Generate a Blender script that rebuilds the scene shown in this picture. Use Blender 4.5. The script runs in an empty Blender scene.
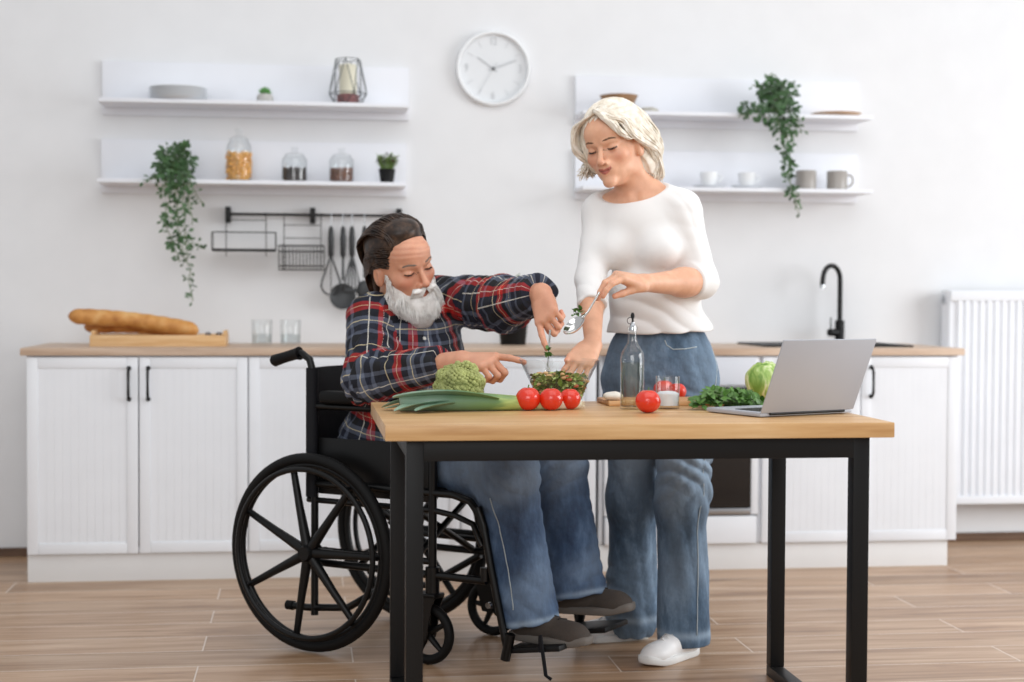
import bpy, bmesh, math, random
import numpy as np
from mathutils import Vector, Matrix, Euler
PI = math.pi
scene = bpy.context.scene
COL = scene.collection
random.seed(7)

# ------------------------------------------------------------------ camera
CP = dict(f=1560.0, yaw=.1316, pitch=.0291, roll=.0048, c=(1.0619, -5.9394, 1.0712))
_F = Vector((math.sin(CP['yaw'])*math.cos(CP['pitch']), math.cos(CP['yaw'])*math.cos(CP['pitch']), -math.sin(CP['pitch'])))
_R0 = Vector((math.cos(CP['yaw']), -math.sin(CP['yaw']), 0)); _U0 = _R0.cross(_F)
_c, _s = math.cos(CP['roll']), math.sin(CP['roll'])
_R = _c*_R0 + _s*_U0; _U = -_s*_R0 + _c*_U0; _C = Vector(CP['c'])
cd = bpy.data.cameras.new('camera'); cam = bpy.data.objects.new('camera', cd); COL.objects.link(cam)
cd.sensor_width = 36; cd.lens = CP['f']*36/1024; cd.clip_start = .05
cam.matrix_world = Matrix(((_R.x, _U.x, -_F.x, _C.x), (_R.y, _U.y, -_F.y, _C.y), (_R.z, _U.z, -_F.z, _C.z), (0, 0, 0, 1)))
cd.dof.use_dof = True; cd.dof.focus_distance = 4.15; cd.dof.aperture_fstop = 2.2
scene.camera = cam

# ------------------------------------------------------------------ light
w = bpy.data.worlds.new('world'); scene.world = w; w.use_nodes = True
bg = w.node_tree.nodes['Background']; bg.inputs[0].default_value = (.955, .975, 1, 1); bg.inputs[1].default_value = .53
def area(name, loc, target, sx, sy, power, col=(1, 1, 1)):
    l = bpy.data.lights.new(name, 'AREA'); l.shape = 'RECTANGLE'; l.size = sx; l.size_y = sy; l.energy = power; l.color = col
    o = bpy.data.objects.new(name, l); COL.objects.link(o); o.location = loc
    o.rotation_euler = (Vector(target)-Vector(loc)).to_track_quat('-Z', 'Y').to_euler(); return o
area('window_light', (7.0, -2.7, 1.9), (1.6, -1.3, .9), 3.2, 2.4, 165, (.95, .975, 1))
area('front_fill_light', (0.4, -7.6, 2.7), (1.8, -.6, .9), 3.5, 2.2, 88, (.98, .99, 1))  # soft fill added behind the camera, not an actual window
area('overhead_fill_light', (2.2, -2.6, 3.3), (2.2, -1.2, 0), 3.5, 2.6, 36, (1, 1, 1))  # added fill from overhead, stands for no ceiling fixture
vs = scene.view_settings
vs.view_transform = 'Standard'; vs.look = 'None'; vs.gamma = 1; vs.exposure = .15; vs.use_curve_mapping = False

# ------------------------------------------------------------------ helpers
def ray(px, py): return _F + _R*((px-512)/CP['f']) + _U*((341-py)/CP['f'])
def at(px, py, Y):
    r = ray(px, py); return _C + r*((Y-_C.y)/r.y)
def atz(px, py, Z):
    r = ray(px, py); return _C + r*((Z-_C.z)/r.z)

def srgb(c):
    c = [x/255 for x in c]
    return tuple([(x/12.92 if x <= .04045 else ((x+.055)/1.055)**2.4) for x in c]+[1])

class NT:
    def __init__(s, name):
        s.m = bpy.data.materials.new(name); s.m.use_nodes = True; s.t = s.m.node_tree
        s.b = s.t.nodes['Principled BSDF']; s.out = s.t.nodes['Material Output']
    def n(s, ty, **kw):
        nd = s.t.nodes.new(ty)
        for k, v in kw.items():
            if k.startswith('i_'):
                key = k[2:]; key = int(key) if key.isdigit() else key
                nd.inputs[key].default_value = v
            else: setattr(nd, k, v)
        return nd
    def l(s, a, b): s.t.links.new(a, b)
    def ramp(s, fac, stops):
        r = s.n('ShaderNodeValToRGB'); e = r.color_ramp.elements
        while len(e) > 1: e.remove(e[-1])
        e[0].position = stops[0][0]; e[0].color = stops[0][1]
        for p, c in stops[1:]:
            x = e.new(p); x.color = c
        s.l(fac, r.inputs[0]); return r
    def bump(s, h, strength=.3, dist=.01):
        b = s.n('ShaderNodeBump'); b.inputs['Strength'].default_value = strength; b.inputs['Distance'].default_value = dist
        s.l(h, b.inputs['Height']); s.l(b.outputs[0], s.b.inputs['Normal']); return b
    def coord(s, scale=(1, 1, 1), kind='Object'):
        tc = s.n('ShaderNodeTexCoord'); mp = s.n('ShaderNodeMapping'); mp.inputs['Scale'].default_value = scale
        s.l(tc.outputs[kind], mp.inputs[0]); return mp.outputs[0]

def mat(name, rgb, rough=.5, metal=0, var=0, vscale=8, bump=0, bscale=60, spec=None, coat=0, sheen=0):
    s = NT(name); c = srgb(rgb)
    s.b.inputs['Base Color'].default_value = c; s.b.inputs['Roughness'].default_value = rough; s.b.inputs['Metallic'].default_value = metal
    if spec is not None: s.b.inputs['Specular IOR Level'].default_value = spec
    if coat: s.b.inputs['Coat Weight'].default_value = coat
    if sheen: s.b.inputs['Sheen Weight'].default_value = sheen
    co = s.coord()
    nz = s.n('ShaderNodeTexNoise'); nz.inputs['Scale'].default_value = vscale; nz.inputs['Detail'].default_value = 4; s.l(co, nz.inputs[0])
    v = max(var, .015)
    lo = tuple(min(1, x*(1-v)) for x in c[:3])+(1,); hi = tuple(min(1, x*(1+v)) for x in c[:3])+(1,)
    r = s.ramp(nz.outputs[0], [(.3, lo), (.7, hi)]); s.l(r.outputs[0], s.b.inputs['Base Color'])
    if bump:
        n2 = s.n('ShaderNodeTexNoise'); n2.inputs['Scale'].default_value = bscale; n2.inputs['Detail'].default_value = 3; s.l(co, n2.inputs[0])
        s.bump(n2.outputs[0], bump, .005)
    return s.m

def glass(name, tint=(1, 1, 1), edge=(.8, .83, .83), refl=.9):
    s = NT(name); s.t.nodes.remove(s.b)
    lw = s.n('ShaderNodeLayerWeight'); lw.inputs[0].default_value = .35
    r = s.ramp(lw.outputs['Facing'], [(0, (*tint, 1)), (.55, (*[t*.97 for t in tint], 1)), (1, (*edge, 1))])
    tr = s.n('ShaderNodeBsdfTransparent'); s.l(r.outputs[0], tr.inputs[0])
    gl = s.n('ShaderNodeBsdfGlossy'); gl.inputs['Roughness'].default_value = .02
    l2 = s.n('ShaderNodeLayerWeight'); l2.inputs[0].default_value = .5
    pw = s.n('ShaderNodeMath', operation='POWER'); pw.inputs[1].default_value = 4.5; s.l(l2.outputs['Facing'], pw.inputs[0])
    mu = s.n('ShaderNodeMath', operation='MULTIPLY_ADD'); mu.inputs[1].default_value = refl*.85; mu.inputs[2].default_value = .045; s.l(pw.outputs[0], mu.inputs[0])
    mx = s.n('ShaderNodeMixShader'); s.l(mu.outputs[0], mx.inputs[0]); s.l(tr.outputs[0], mx.inputs[1]); s.l(gl.outputs[0], mx.inputs[2])
    s.l(mx.outputs[0], s.out.inputs[0]); return s.m

def wood(name, c1, c2, c3, scale=(1.5, 14, 14), rough=.5, bands=6):
    s = NT(name); co = s.coord(scale)
    n1 = s.n('ShaderNodeTexNoise'); n1.inputs['Scale'].default_value = 2.2; n1.inputs['Detail'].default_value = 6; n1.inputs['Distortion'].default_value = .6; s.l(co, n1.inputs[0])
    n2 = s.n('ShaderNodeTexNoise'); n2.inputs['Scale'].default_value = 12; n2.inputs['Detail'].default_value = 3; s.l(co, n2.inputs[0])
    mx = s.n('ShaderNodeMath', operation='MULTIPLY_ADD'); mx.inputs[1].default_value = .35; s.l(n2.outputs[0], mx.inputs[0]); s.l(n1.outputs[0], mx.inputs[2])
    r = s.ramp(mx.outputs[0], [(.45, srgb(c1)), (.68, srgb(c2)), (.9, srgb(c3))]); s.l(r.outputs[0], s.b.inputs['Base Color'])
    s.b.inputs['Roughness'].default_value = rough; s.bump(n2.outputs[0], .08, .002); return s.m

# bmesh builders -----------------------------------------------------
class MB:
    def __init__(s): s.bm = bmesh.new()
    def box(s, lo, hi, bev=0, M=None, seg=2):
        lo, hi = Vector(lo), Vector(hi)
        r = bmesh.ops.create_cube(s.bm, size=1); vs_ = r['verts']
        c = (lo+hi)/2; d = hi-lo
        for v in vs_: v.co = Vector((v.co.x*d.x, v.co.y*d.y, v.co.z*d.z))+c
        if bev:
            es = list({e for v in vs_ for e in v.link_edges})
            rr = bmesh.ops.bevel(s.bm, geom=es, offset=bev, segments=seg, affect='EDGES', profile=.6)
            vs_ = list({v for f in rr['faces'] for v in f.verts} | {v for v in vs_ if v.is_valid})
        if M:
            for v in vs_: v.co = M @ v.co
        return s
    def tube(s, pts, r, n=10, closed=False, cap=True, flat=1.0, up=None):
        pts = [Vector(p) for p in pts]; N = len(pts)
        rs = r if isinstance(r, (list, tuple)) else [r]*N
        rings = []; prev = None
        for i, p in enumerate(pts):
            if closed: t = pts[(i+1) % N]-pts[i-1]
            else: t = pts[min(i+1, N-1)]-pts[max(i-1, 0)]
            if t.length < 1e-9: t = Vector((0, 0, 1))
            t.normalize()
            if prev is None:
                a = Vector(up) if up else (Vector((0, 0, 1)) if abs(t.z) < .9 else Vector((1, 0, 0)))
                u = (a-t*a.dot(t)).normalized()
            else:
                u = prev-t*prev.dot(t)
                u = u.normalized() if u.length > 1e-6 else t.orthogonal().normalized()
            prev = u; w_ = t.cross(u)
            rings.append([s.bm.verts.new(p+(u*math.cos(2*PI*k/n)*flat+w_*math.sin(2*PI*k/n))*rs[i]) for k in range(n)])
        M_ = N if closed else N-1
        for i in range(M_):
            a, b = rings[i], rings[(i+1) % N]
            for k in range(n):
                try: s.bm.faces.new((a[k], a[(k+1) % n], b[(k+1) % n], b[k]))
                except ValueError: pass
        if cap and not closed:
            s.bm.faces.new(rings[0][::-1]); s.bm.faces.new(rings[-1])
        return s
    def lathe(s, prof, c=(0, 0, 0), n=32, M=None, sx=1, sy=1):
        c = Vector(c); rings = []
        for (r, z) in prof:
            if r < 1e-6: rings.append([s.bm.verts.new(c+Vector((0, 0, z)))])
            else: rings.append([s.bm.verts.new(c+Vector((r*sx*math.cos(2*PI*k/n), r*sy*math.sin(2*PI*k/n), z))) for k in range(n)])
        for a, b in zip(rings, rings[1:]):
            for k in range(n):
                k2 = (k+1) % n
                if len(a) == 1 and len(b) == 1: continue
                if len(a) == 1: s.bm.faces.new((a[0], b[k], b[k2]))
                elif len(b) == 1: s.bm.faces.new((a[k], b[0], a[k2])[::-1] if False else (a[k], a[k2], b[0]))
                else: s.bm.faces.new((a[k], a[k2], b[k2], b[k]))
        if M:
            for rg in rings:
                for v in rg: v.co = M @ v.co
        return s
    def torus(s, c, R, r, axis='y', n=48, m=10, M=None, flat=1.0):
        c = Vector(c); pts = []
        for k in range(n):
            a = 2*PI*k/n
            q = Vector((math.cos(a), 0, math.sin(a))) if axis == 'y' else (Vector((math.cos(a), math.sin(a), 0)) if axis == 'z' else Vector((0, math.cos(a), math.sin(a))))
            pts.append(c+q*R)
        return s.tube([M @ p for p in pts] if M else pts, r, m, closed=True)
    def sph(s, c, r, n=16, m=10, M=None, disp=None):
        r = Vector(r) if not isinstance(r, (int, float)) else Vector((r, r, r)); c = Vector(c)
        q = bmesh.ops.create_uvsphere(s.bm, u_segments=n, v_segments=m, radius=1)
        for v in q['verts']:
            d = disp(v.co) if disp else 1
            p = Vector((v.co.x*r.x, v.co.y*r.y, v.co.z*r.z))*d+c
            v.co = M @ p if M else p
        return s
    def poly(s, vs_, fs):
        b = [s.bm.verts.new(v) for v in vs_]
        for f in fs: s.bm.faces.new([b[i] for i in f])
        return s
    def prism(s, outline, t, M=None):      # outline in xy, thickness along z
        a = [s.bm.verts.new(Vector((x, y, 0))) for x, y in outline]; b = [s.bm.verts.new(Vector((x, y, t))) for x, y in outline]
        s.bm.faces.new(a[::-1]); s.bm.faces.new(b); n = len(a)
        for i in range(n): s.bm.faces.new((a[i], a[(i+1) % n], b[(i+1) % n], b[i]))
        if M:
            for v in a+b: v.co = M @ v.co
        return s
    def build(s, name, m, parent=None, smooth=40, local=False):
        bmesh.ops.recalc_face_normals(s.bm, faces=s.bm.faces)
        me = bpy.data.meshes.new(name); s.bm.to_mesh(me); s.bm.free()
        return link(name, me, m, parent, smooth, local)

def link(name, me, m, parent=None, smooth=40, local=False):
    o = bpy.data.objects.new(name, me); COL.objects.link(o)
    if m: me.materials.append(m)
    if smooth:
        for p in me.polygons: p.use_smooth = True
        if smooth < 180:
            try: me.set_sharp_from_angle(angle=math.radians(smooth))
            except Exception: pass
    if parent:
        o.parent = parent
        if not local:
            q = parent
            while q.parent: q = q.parent
            o.matrix_parent_inverse = (q.matrix_basis.inverted() if parent.type == 'EMPTY' else Matrix())
            if parent.type != 'EMPTY': o.matrix_parent_inverse = Matrix()
    return o
def tag(o, label=None, cat=None, group=None, kind=None):
    if label: o['label'] = label
    if cat: o['category'] = cat
    if group: o['group'] = group
    if kind: o['kind'] = kind
    return o
def thing(name, loc, label, cat, group=None, rz=0):
    o = bpy.data.objects.new(name, None); COL.objects.link(o); o.location = loc; o.rotation_euler = (0, 0, rz); o.empty_display_size = .05
    bpy.context.view_layer.update()
    return tag(o, label, cat, group)
def dup(root, loc, label, group=None, rz=None):
    r = root.copy(); COL.objects.link(r); r.location = loc; r['label'] = label
    if rz is not None: r.rotation_euler = (0, 0, rz)
    if group: r['group'] = group
    for ch in list(root.children):
        c = ch.copy(); COL.objects.link(c); c.parent = r; c.matrix_parent_inverse = ch.matrix_parent_inverse.copy()
        for g in list(ch.children):
            d = g.copy(); COL.objects.link(d); d.parent = c
    return r

# ------------------------------------------------------------------ materials
M_wall = mat('wall_paint', (227, 228, 230), .85, bump=.04, bscale=180)
M_white = mat('white_lacquer', (232, 235, 240), .4)
M_shelf = mat('shelf_white', (230, 232, 238), .45)
M_plinth = mat('plinth_white', (226, 226, 226), .5)
M_black = mat('black_powder_coat', (11, 11, 12), .45, spec=.3, bump=.05, bscale=300)
M_blackp = mat('black_plastic', (13, 13, 14), .5, spec=.3)
M_rubber = mat('black_rubber', (10, 10, 11), .6, spec=.25, bump=.1, bscale=200)
M_chrome = mat('chrome', (205, 207, 210), .18, 1)
M_steel = mat('steel', (170, 172, 176), .3, 1)
M_worktop = wood('worktop_laminate', (178, 150, 128), (200, 174, 151), (214, 191, 170), (.9, 12, 12), .45)
M_table = wood('oak_table_top', (186, 140, 88), (208, 166, 114), (222, 186, 138), (.8, 11, 11), .38)
M_tray = wood('bamboo', (196, 150, 98), (216, 175, 124), (228, 192, 146), (2, 26, 26), .5)
M_board = wood('cutting_board_wood', (176, 122, 78), (205, 155, 105), (220, 176, 128), (3, 26, 26), .5)
M_base = wood('baseboard_wood', (70, 48, 34), (98, 72, 54), (120, 92, 72), (.8, 20, 20), .5)
M_china = mat('white_china', (236, 238, 240), .2)
M_glass = glass('clear_glass')
M_glass2 = glass('thick_glass', (.985, .993, .993), (.72, .76, .77), 1.0)
M_leafd = mat('ivy_leaf', (66, 98, 60), .5, var=.55, vscale=25)
M_leafm = mat('leaf_green', (86, 122, 58), .5, var=.4, vscale=40)
M_stem = mat('stem_green', (92, 112, 66), .6, var=.2)
M_soil = mat('soil', (60, 44, 34), .9, var=.4, vscale=90, bump=.5)
M_tomato = mat('tomato_skin', (216, 46, 18), .25, var=.12, vscale=12, coat=.4)
M_clove = mat('white_root', (236, 226, 196), .4, var=.08, vscale=30)

# ------------------------------------------------------------------ room
def floor_mat():
    s = NT('wood_look_floor_tiles'); co = s.coord((1, 1, 1))
    br = s.n('ShaderNodeTexBrick'); s.l(co, br.inputs[0]); br.offset = .37; br.offset_frequency = 2
    br.inputs['Scale'].default_value = 1; br.inputs['Brick Width'].default_value = 1.2; br.inputs['Row Height'].default_value = .2
    br.inputs['Mortar Size'].default_value = .0022; br.inputs['Mortar Smooth'].default_value = .1; br.inputs['Bias'].default_value = 0
    br.inputs['Color1'].default_value = (0, 0, 0, 1); br.inputs['Color2'].default_value = (1, 1, 1, 1); br.inputs['Mortar'].default_value = (.5, .5, .5, 1)
    # grain, offset per tile by the tile's own value
    add = s.n('ShaderNodeVectorMath', operation='MULTIPLY_ADD'); add.inputs[1].default_value = (3, 7, 5); s.l(br.outputs[0], add.inputs[0]); s.l(co, add.inputs[2])
    mp = s.n('ShaderNodeMapping'); mp.inputs['Scale'].default_value = (.75, 9, 1); s.l(add.outputs[0], mp.inputs[0])
    n1 = s.n('ShaderNodeTexNoise'); n1.inputs['Scale'].default_value = 1.8; n1.inputs['Detail'].default_value = 7; n1.inputs['Roughness'].default_value = .62; n1.inputs['Distortion'].default_value = .8; s.l(mp.outputs[0], n1.inputs[0])
    r = s.ramp(n1.outputs[0], [(.25, srgb((120, 88, 62))), (.45, srgb((170, 134, 102))), (.6, srgb((192, 160, 130))), (.8, srgb((208, 182, 156)))])
    hsv = s.n('ShaderNodeHueSaturation'); s.l(r.outputs[0], hsv.inputs['Color'])
    mr = s.n('ShaderNodeMapRange'); mr.inputs[3].default_value = .88; mr.inputs[4].default_value = 1.08; s.l(br.outputs[0], mr.inputs[0]); s.l(mr.outputs[0], hsv.inputs['Value'])
    mx = s.n('ShaderNodeMix', data_type='RGBA'); s.l(br.outputs['Fac'], mx.inputs[0]); s.l(hsv.outputs[0], mx.inputs[6]); mx.inputs[7].default_value = srgb((218, 204, 192))
    s.l(mx.outputs[2], s.b.inputs['Base Color']); s.b.inputs['Roughness'].default_value = .34; s.b.inputs['Specular IOR Level'].default_value = .5
    s.bump(n1.outputs[0], .08, .003); return s.m
X0, X1, YB, YF, ZT = -2.2, 6.2, .6, -6.6, 3.3
MB().box((X0, YF, -.06), (X1, YB+.1, 0)).build('floor', floor_mat(), smooth=0)['kind'] = 'structure'
MB().box((X0, YB, 0), (X1, YB+.1, ZT)).build('wall_back', M_wall, smooth=0)['kind'] = 'structure'
MB().box((X0, YB-.014, 0), (X1, YB, .036), .003).build('baseboard_back', M_base, smooth=0)['kind'] = 'structure'

# ------------------------------------------------------------------ kitchen row
CX = [.0415, .447, .849, 1.25, 1.65, 2.207, 2.824, 3.238, 3.641]
ZD0, ZD1, ZW = .105, .835, .87
def panel_door(x0, x1, z0, z1, parent, handle=None, hz=.795, label=None):
    t = .019; g = .0022; m = MB(); x0 += g; x1 -= g
    mar = .040; d = .006
    # frame of four rails + recessed panel with fine vertical grooves
    m.box((x0, -t, z0), (x0+mar, 0, z1), .002); m.box((x1-mar, -t, z0), (x1, 0, z1), .002)
    m.box((x0+mar, -t, z0), (x1-mar, 0, z0+mar), .002); m.box((x0+mar, -t, z1-mar), (x1-mar, 0, z1), .002)
    n = 11; wv = (x1-x0-2*mar)/n
    for i in range(n):
        xa = x0+mar+i*wv
        m.box((xa+.00005, -t+.0035, z0+mar), (xa+wv-.00005, -.003, z1-mar), .00035, seg=1)
    o = m.build('door', M_white, parent)
    if handle is not None:
        h = MB(); r = .0045; zt = hz; zb = hz-.115
        h.tube([(handle, -t, zt), (handle, -t-.02, zt-.004), (handle, -t-.027, zt-.02), (handle, -t-.028, (zt+zb)/2), (handle, -t-.027, zb+.02), (handle, -t-.02, zb+.004), (handle, -t, zb)], [.007, .005, .0055, .0045, .0055, .005, .007], 10)
        h.tube([(handle, -t-.002, zt), (handle, -t, zt)], .009, 12); h.tube([(handle, -t-.002, zb), (handle, -t, zb)], .009, 12)
        h.build('handle', M_black, o)
    return o
def cabinet(x0, x1, label, doors):
    c = thing('base_cabinet', ((x0+x1)/2, .3, 0), label, 'cabinet', 'white base cabinets under the worktop')
    m = MB(); t = .016
    m.box((x0, .001, ZD0), (x0+t, .57, ZW-.0285)); m.box((x1-t, .001, ZD0), (x1, .57, ZW-.0285))
    m.box((x0+t, .001, ZD0), (x1-t, .57, ZD0+t)); m.box((x0+t, .001, ZW-.045), (x1-t, .57, ZW-.0285)); m.box((x0+t, .555, ZD0+t), (x1-t, .57, ZW-.045))
    m.build('body', M_white, c)
    for (a, b, h) in doors: panel_door(a, b, ZD0, ZD1, c, h)
    return c
cabinet(CX[0], CX[2]-.001, 'white two-door base cabinet at the left end of the worktop, under the baguette', [(CX[0], CX[1], CX[1]-.035), (CX[1], CX[2], CX[1]+.035)])
cabinet(CX[2], CX[4]-.001, 'white two-door base cabinet directly behind the wheelchair', [(CX[2], CX[3], CX[3]-.035), (CX[3], CX[4], CX[3]+.035)])
cabinet(CX[4], CX[5]-.001, 'white single-door base cabinet between the seated man and the oven', [(CX[4], CX[5]-.03, CX[4]+.035)])
cabinet(CX[6]+.001, CX[8], 'white two-door base cabinet right of the oven, behind the laptop', [(CX[6]+.012, CX[7], CX[7]-.035), (CX[7], CX[8], CX[7]+.04)])
o = MB().box((CX[0], .0, 0), (CX[8]-.03, .018, ZD0-.003), .001).box((CX[0], .018, 0), (CX[0]+.016, .55, ZD0-.003)).box((CX[8]-.046, .018, 0), (CX[8]-.03, .55, ZD0-.003)).build('plinth', M_plinth)
tag(o, 'long white plinth running under all the base cabinets', 'plinth')
o = MB().box((CX[0]-.02, -.028, ZW-.028), (CX[8]+.022, .599, ZW), .003).build('worktop', M_worktop)
tag(o, 'long pale wood laminate worktop along the back wall', 'worktop')
# oven
x0, x1 = CX[5]+.002, CX[6]-.002
ov = thing('built_in_oven', ((x0+x1)/2, .25, ZD0), 'white built-in oven with black glass door behind the standing woman', 'oven')
MB().box((x0, .0, .215), (x1, .54, ZW-.0285), .002).build('housing', M_white, ov)
MB().box((x0+.012, -.02, .726), (x1-.012, 0, ZW-.034), .003).build('control_panel', mat('oven_panel', (214, 218, 226), .3), ov)
MB().box((x0+.026, -.022, .245), (x1-.03, 0, .7), .003).build('door_glass', mat('black_oven_glass', (24, 24, 26), .12), ov)
MB().box((x0+.026, -.022, .218), (x1-.03, 0, .243), .003).build('trim_strip', M_steel, ov)
MB().box((x0, -.018, .218), (x0+.024, 0, .835), .002).build('side_strip', M_white, ov); MB().box((x1-.028, -.018, .218), (x1, 0, .835), .002).build('side_strip', M_white, ov)
h = MB().tube([(x0+.06, -.06, .712), (x1-.06, -.06, .712)], .009, 12)
for xx in (x0+.1, x1-.1): h.tube([(xx, -.02, .705), (xx, -.06, .712)], .006, 8)
h.build('handle', mat('oven_handle_black', (30, 30, 33), .3), ov)
MB().box((x0+.004, -.02, ZD0), (x1-.004, .5, .212), .003).build('drawer', M_white, ov)

# radiator
rx0 = 3.81; rd = thing('radiator', (4.6, .55, .18), 'white ribbed panel radiator on the wall right of the worktop', 'radiator')
m = MB(); n = 38; wv = .0335
prof = []
for i in range(n):
    a = rx0+.022+i*wv
    prof += [(a, .468), (a+.008, .468), (a+.013, .458), (a+.0255, .458), (a+.0305, .468)]
prof.append((rx0+.022+n*wv, .468))
V = []; Fc = []
for (x, y) in prof: V += [(x, y, .212), (x, y, 1.062)]
for i in range(len(prof)-1): Fc.append((2*i, 2*i+2, 2*i+3, 2*i+1))
m.poly(V, Fc)
m.box((rx0, .47, .18), (rx0+n*wv+.04, .475, 1.1), .002); m.box((rx0, .456, 1.058), (rx0+n*wv+.04, .474, 1.1), .004); m.box((rx0, .456, .18), (rx0+n*wv+.04, .474, .216), .004)
m.build('front_panel', M_white, rd, 30)
MB().box((rx0-.003, .475, .19), (rx0+.004, .555, 1.103), .002).box((rx0+.004, .55, .19), (rx0+n*wv+.04, .555, 1.08)).box((rx0, .475, 1.096), (rx0+n*wv+.04, .555, 1.103), .001).build('side_cover', M_white, rd)
MB().tube([(rx0-.004, .52, 1.06), (rx0-.014, .52, 1.06)], .009, 12).tube([(rx0-.011, .52, 1.085), (rx0-.011, .515, 1.045)], .005).build('bleed_valve', M_steel, rd)
for bx_ in (4.2, 4.9):
    for bz_ in (.25, .95): MB().box((bx_, .475, bz_), (bx_+.03, .599, bz_+.03)).build('wall_bracket', M_white, rd)

# wall shelves
def shelf(x0, x1, zs, ztop, px0, px1, label):
    s = thing('wall_shelf', ((x0+x1)/2, .5, zs-.02), label, 'shelf', 'white wall shelves')
    MB().box((px0, .578, zs-.045), (px1, .599, ztop), .002).build('back_panel', M_shelf, s)
    MB().box((x0, .38, zs-.016), (x1, .5775, zs), .002).build('shelf_board', M_shelf, s)
ZL1, ZL2 = 1.843, 1.526
shelf(.252, 1.475, ZL1, 2.015, .243, 1.487, 'upper left white wall shelf with plates and a wire lantern')
shelf(.247, 1.463, ZL2, 1.70, .238, 1.478, 'lower left white wall shelf with glass jars above the utensil rail')
ZR1, ZR2 = 1.834, 1.524
shelf(2.187, 3.424, ZR1, 2.0, 2.19, 3.43, 'upper right white wall shelf with the wooden plate')
shelf(2.187, 3.428, ZR2, 1.69, 2.19, 3.43, 'lower right white wall shelf with cups and grey mugs')

# clock
ck = thing('wall_clock', (1.841, .575, 2.022), 'round white wall clock with a thin frame and faint grey markings', 'clock')
MX = Matrix.Translation((1.841, .6, 2.022)) @ Matrix.Rotation(PI/2, 4, 'X')
MB().lathe([(0, .002), (.143, .002), (.143, .012), (0, .012)], n=64, M=MX).build('dial', mat('clock_dial', (222, 225, 228), .5), ck)
MB().lathe([(.142, .002), (.142, .03), (.146, .036), (.153, .035), (.156, .028), (.156, .002), (.142, .002)], n=72, M=MX).build('frame', M_china, ck)
Mg = mat('clock_grey', (192, 195, 198), .5)
def radial(m, ang, r0, r1, w_, z=.0125):
    a = math.radians(ang); d = Vector((math.sin(a), math.cos(a))); p = Vector((d.y, -d.x))
    q = [d*r0-p*w_, d*r0+p*w_, d*r1+p*w_, d*r1-p*w_]
    m.prism([(v.x, v.y) for v in q], .0012, M=MX @ Matrix.Translation((0, 0, z)))
for k in range(12):
    if k % 3: m = MB(); radial(m, k*30, .1, .128, .0009); m.build('hour_mark', Mg, ck)
def text(body, size, M, mt, parent, name='numeral', ext=.0008, align='CENTER'):
    c = bpy.data.curves.new(name, 'FONT'); c.body = body; c.size = size; c.extrude = ext; c.align_x = align; c.align_y = 'CENTER'
    t = bpy.data.objects.new(name, c); COL.objects.link(t); dg = bpy.context.evaluated_depsgraph_get()
    me = bpy.data.meshes.new_from_object(t.evaluated_get(dg)); bpy.data.objects.remove(t)
    me.transform(M); return link(name, me, mt, parent, 0)
for b_, x, y in (('12', 0, .113), ('3', .113, 0), ('6', 0, -.113), ('9', -.113, 0)):
    text(b_, .042, MX @ Matrix.Translation((x, y, .0135)) @ Matrix.Diagonal((.8, 1.1, 1, 1)), Mg, ck)
Mh = mat('clock_hand', (184, 187, 190), .4)
for nm, ang, r1, w_ in (('hour_hand', 305, .08, .0024), ('minute_hand', 69, .105, .0018), ('second_hand', 211, .115, .0008)):
    m = MB(); radial(m, ang, -.02 if nm != 'second_hand' else -.03, r1, w_, .0145 if nm == 'hour_hand' else .0165); m.build(nm, Mh, ck)
MB().lathe([(0, .021), (.006, .021), (.006, .0125), (0, .0125)], n=16, M=MX).build('pin', mat('pin_dark', (60, 62, 64), .4), ck)
# ------------------------------------------------------------------ things on the shelves
def X_at(px, Y, py=150): return at(px, py, Y).x
YS = .475
px_ = X_at(178, YS, 95)
pl = thing('plate', (px_, YS, ZL1), 'white china plate at the bottom of the stack of five on the upper left shelf', 'plate', 'white plates stacked on the upper left shelf')
prof = [(0, .003), (.062, .003), (.066, 0), (.07, .003), (.112, .0105), (.116, .0125), (.113, .0135), (.07, .007), (0, .006)]
MB().lathe(prof, c=(px_, YS, ZL1), n=56).build('dish', M_china, pl)
for k, nm in enumerate(['second from bottom', 'middle one', 'second from top', 'topmost one']):
    dup(pl, (px_, YS, ZL1+.0102*(k+1)), 'white china plate, '+nm+' of the stack on the upper left shelf')
sx = X_at(265, YS, 92)
sc = thing('potted_succulent', (sx, YS, ZL1), 'tiny green succulent in a round grey concrete pot on the upper left shelf', 'plant')
MB().lathe([(0, 0), (.024, 0), (.033, .012), (.034, .026), (.028, .037), (.024, .037), (.022, .03), (0, .03)], c=(sx, YS, ZL1), n=24).build('pot', mat('concrete_grey', (186, 184, 180), .8, var=.08, vscale=60), sc)
def leaf_mesh(m, p, d, L, W, fold=.25, up=(0, 0, 1), bend=.2):
    d = Vector(d).normalized(); u = Vector(up); sd = d.cross(u)
    if sd.length < 1e-3: sd = Vector((1, 0, 0))
    sd.normalize(); nn = sd.cross(d)
    p = Vector(p); rows = [(0, .05), (.25, .8), (.55, 1), (.82, .6), (1, .02)]
    V = []
    for t, w_ in rows:
        c = p+d*L*t-nn*bend*L*t*t
        V.append((c-sd*W*w_*.5+nn*fold*W*w_*.5, c, c+sd*W*w_*.5+nn*fold*W*w_*.5))
    b = [[m.bm.verts.new(q) for q in r] for r in V]
    for i in range(4):
        for j in range(2): m.bm.faces.new((b[i][j], b[i][j+1], b[i+1][j+1], b[i+1][j]))
m = MB(); rnd = random.Random(3)
for k in range(26):
    a = k*2.4; e = .35+1.1*(k/26)
    d = Vector((math.cos(a)*math.cos(e), math.sin(a)*math.cos(e), math.sin(e)))
    m.tube([Vector((sx, YS, ZL1+.034)), Vector((sx, YS, ZL1+.036))+d*.014, Vector((sx, YS, ZL1+.036))+d*.032], [.003, .0055, .001], 6)
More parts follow.
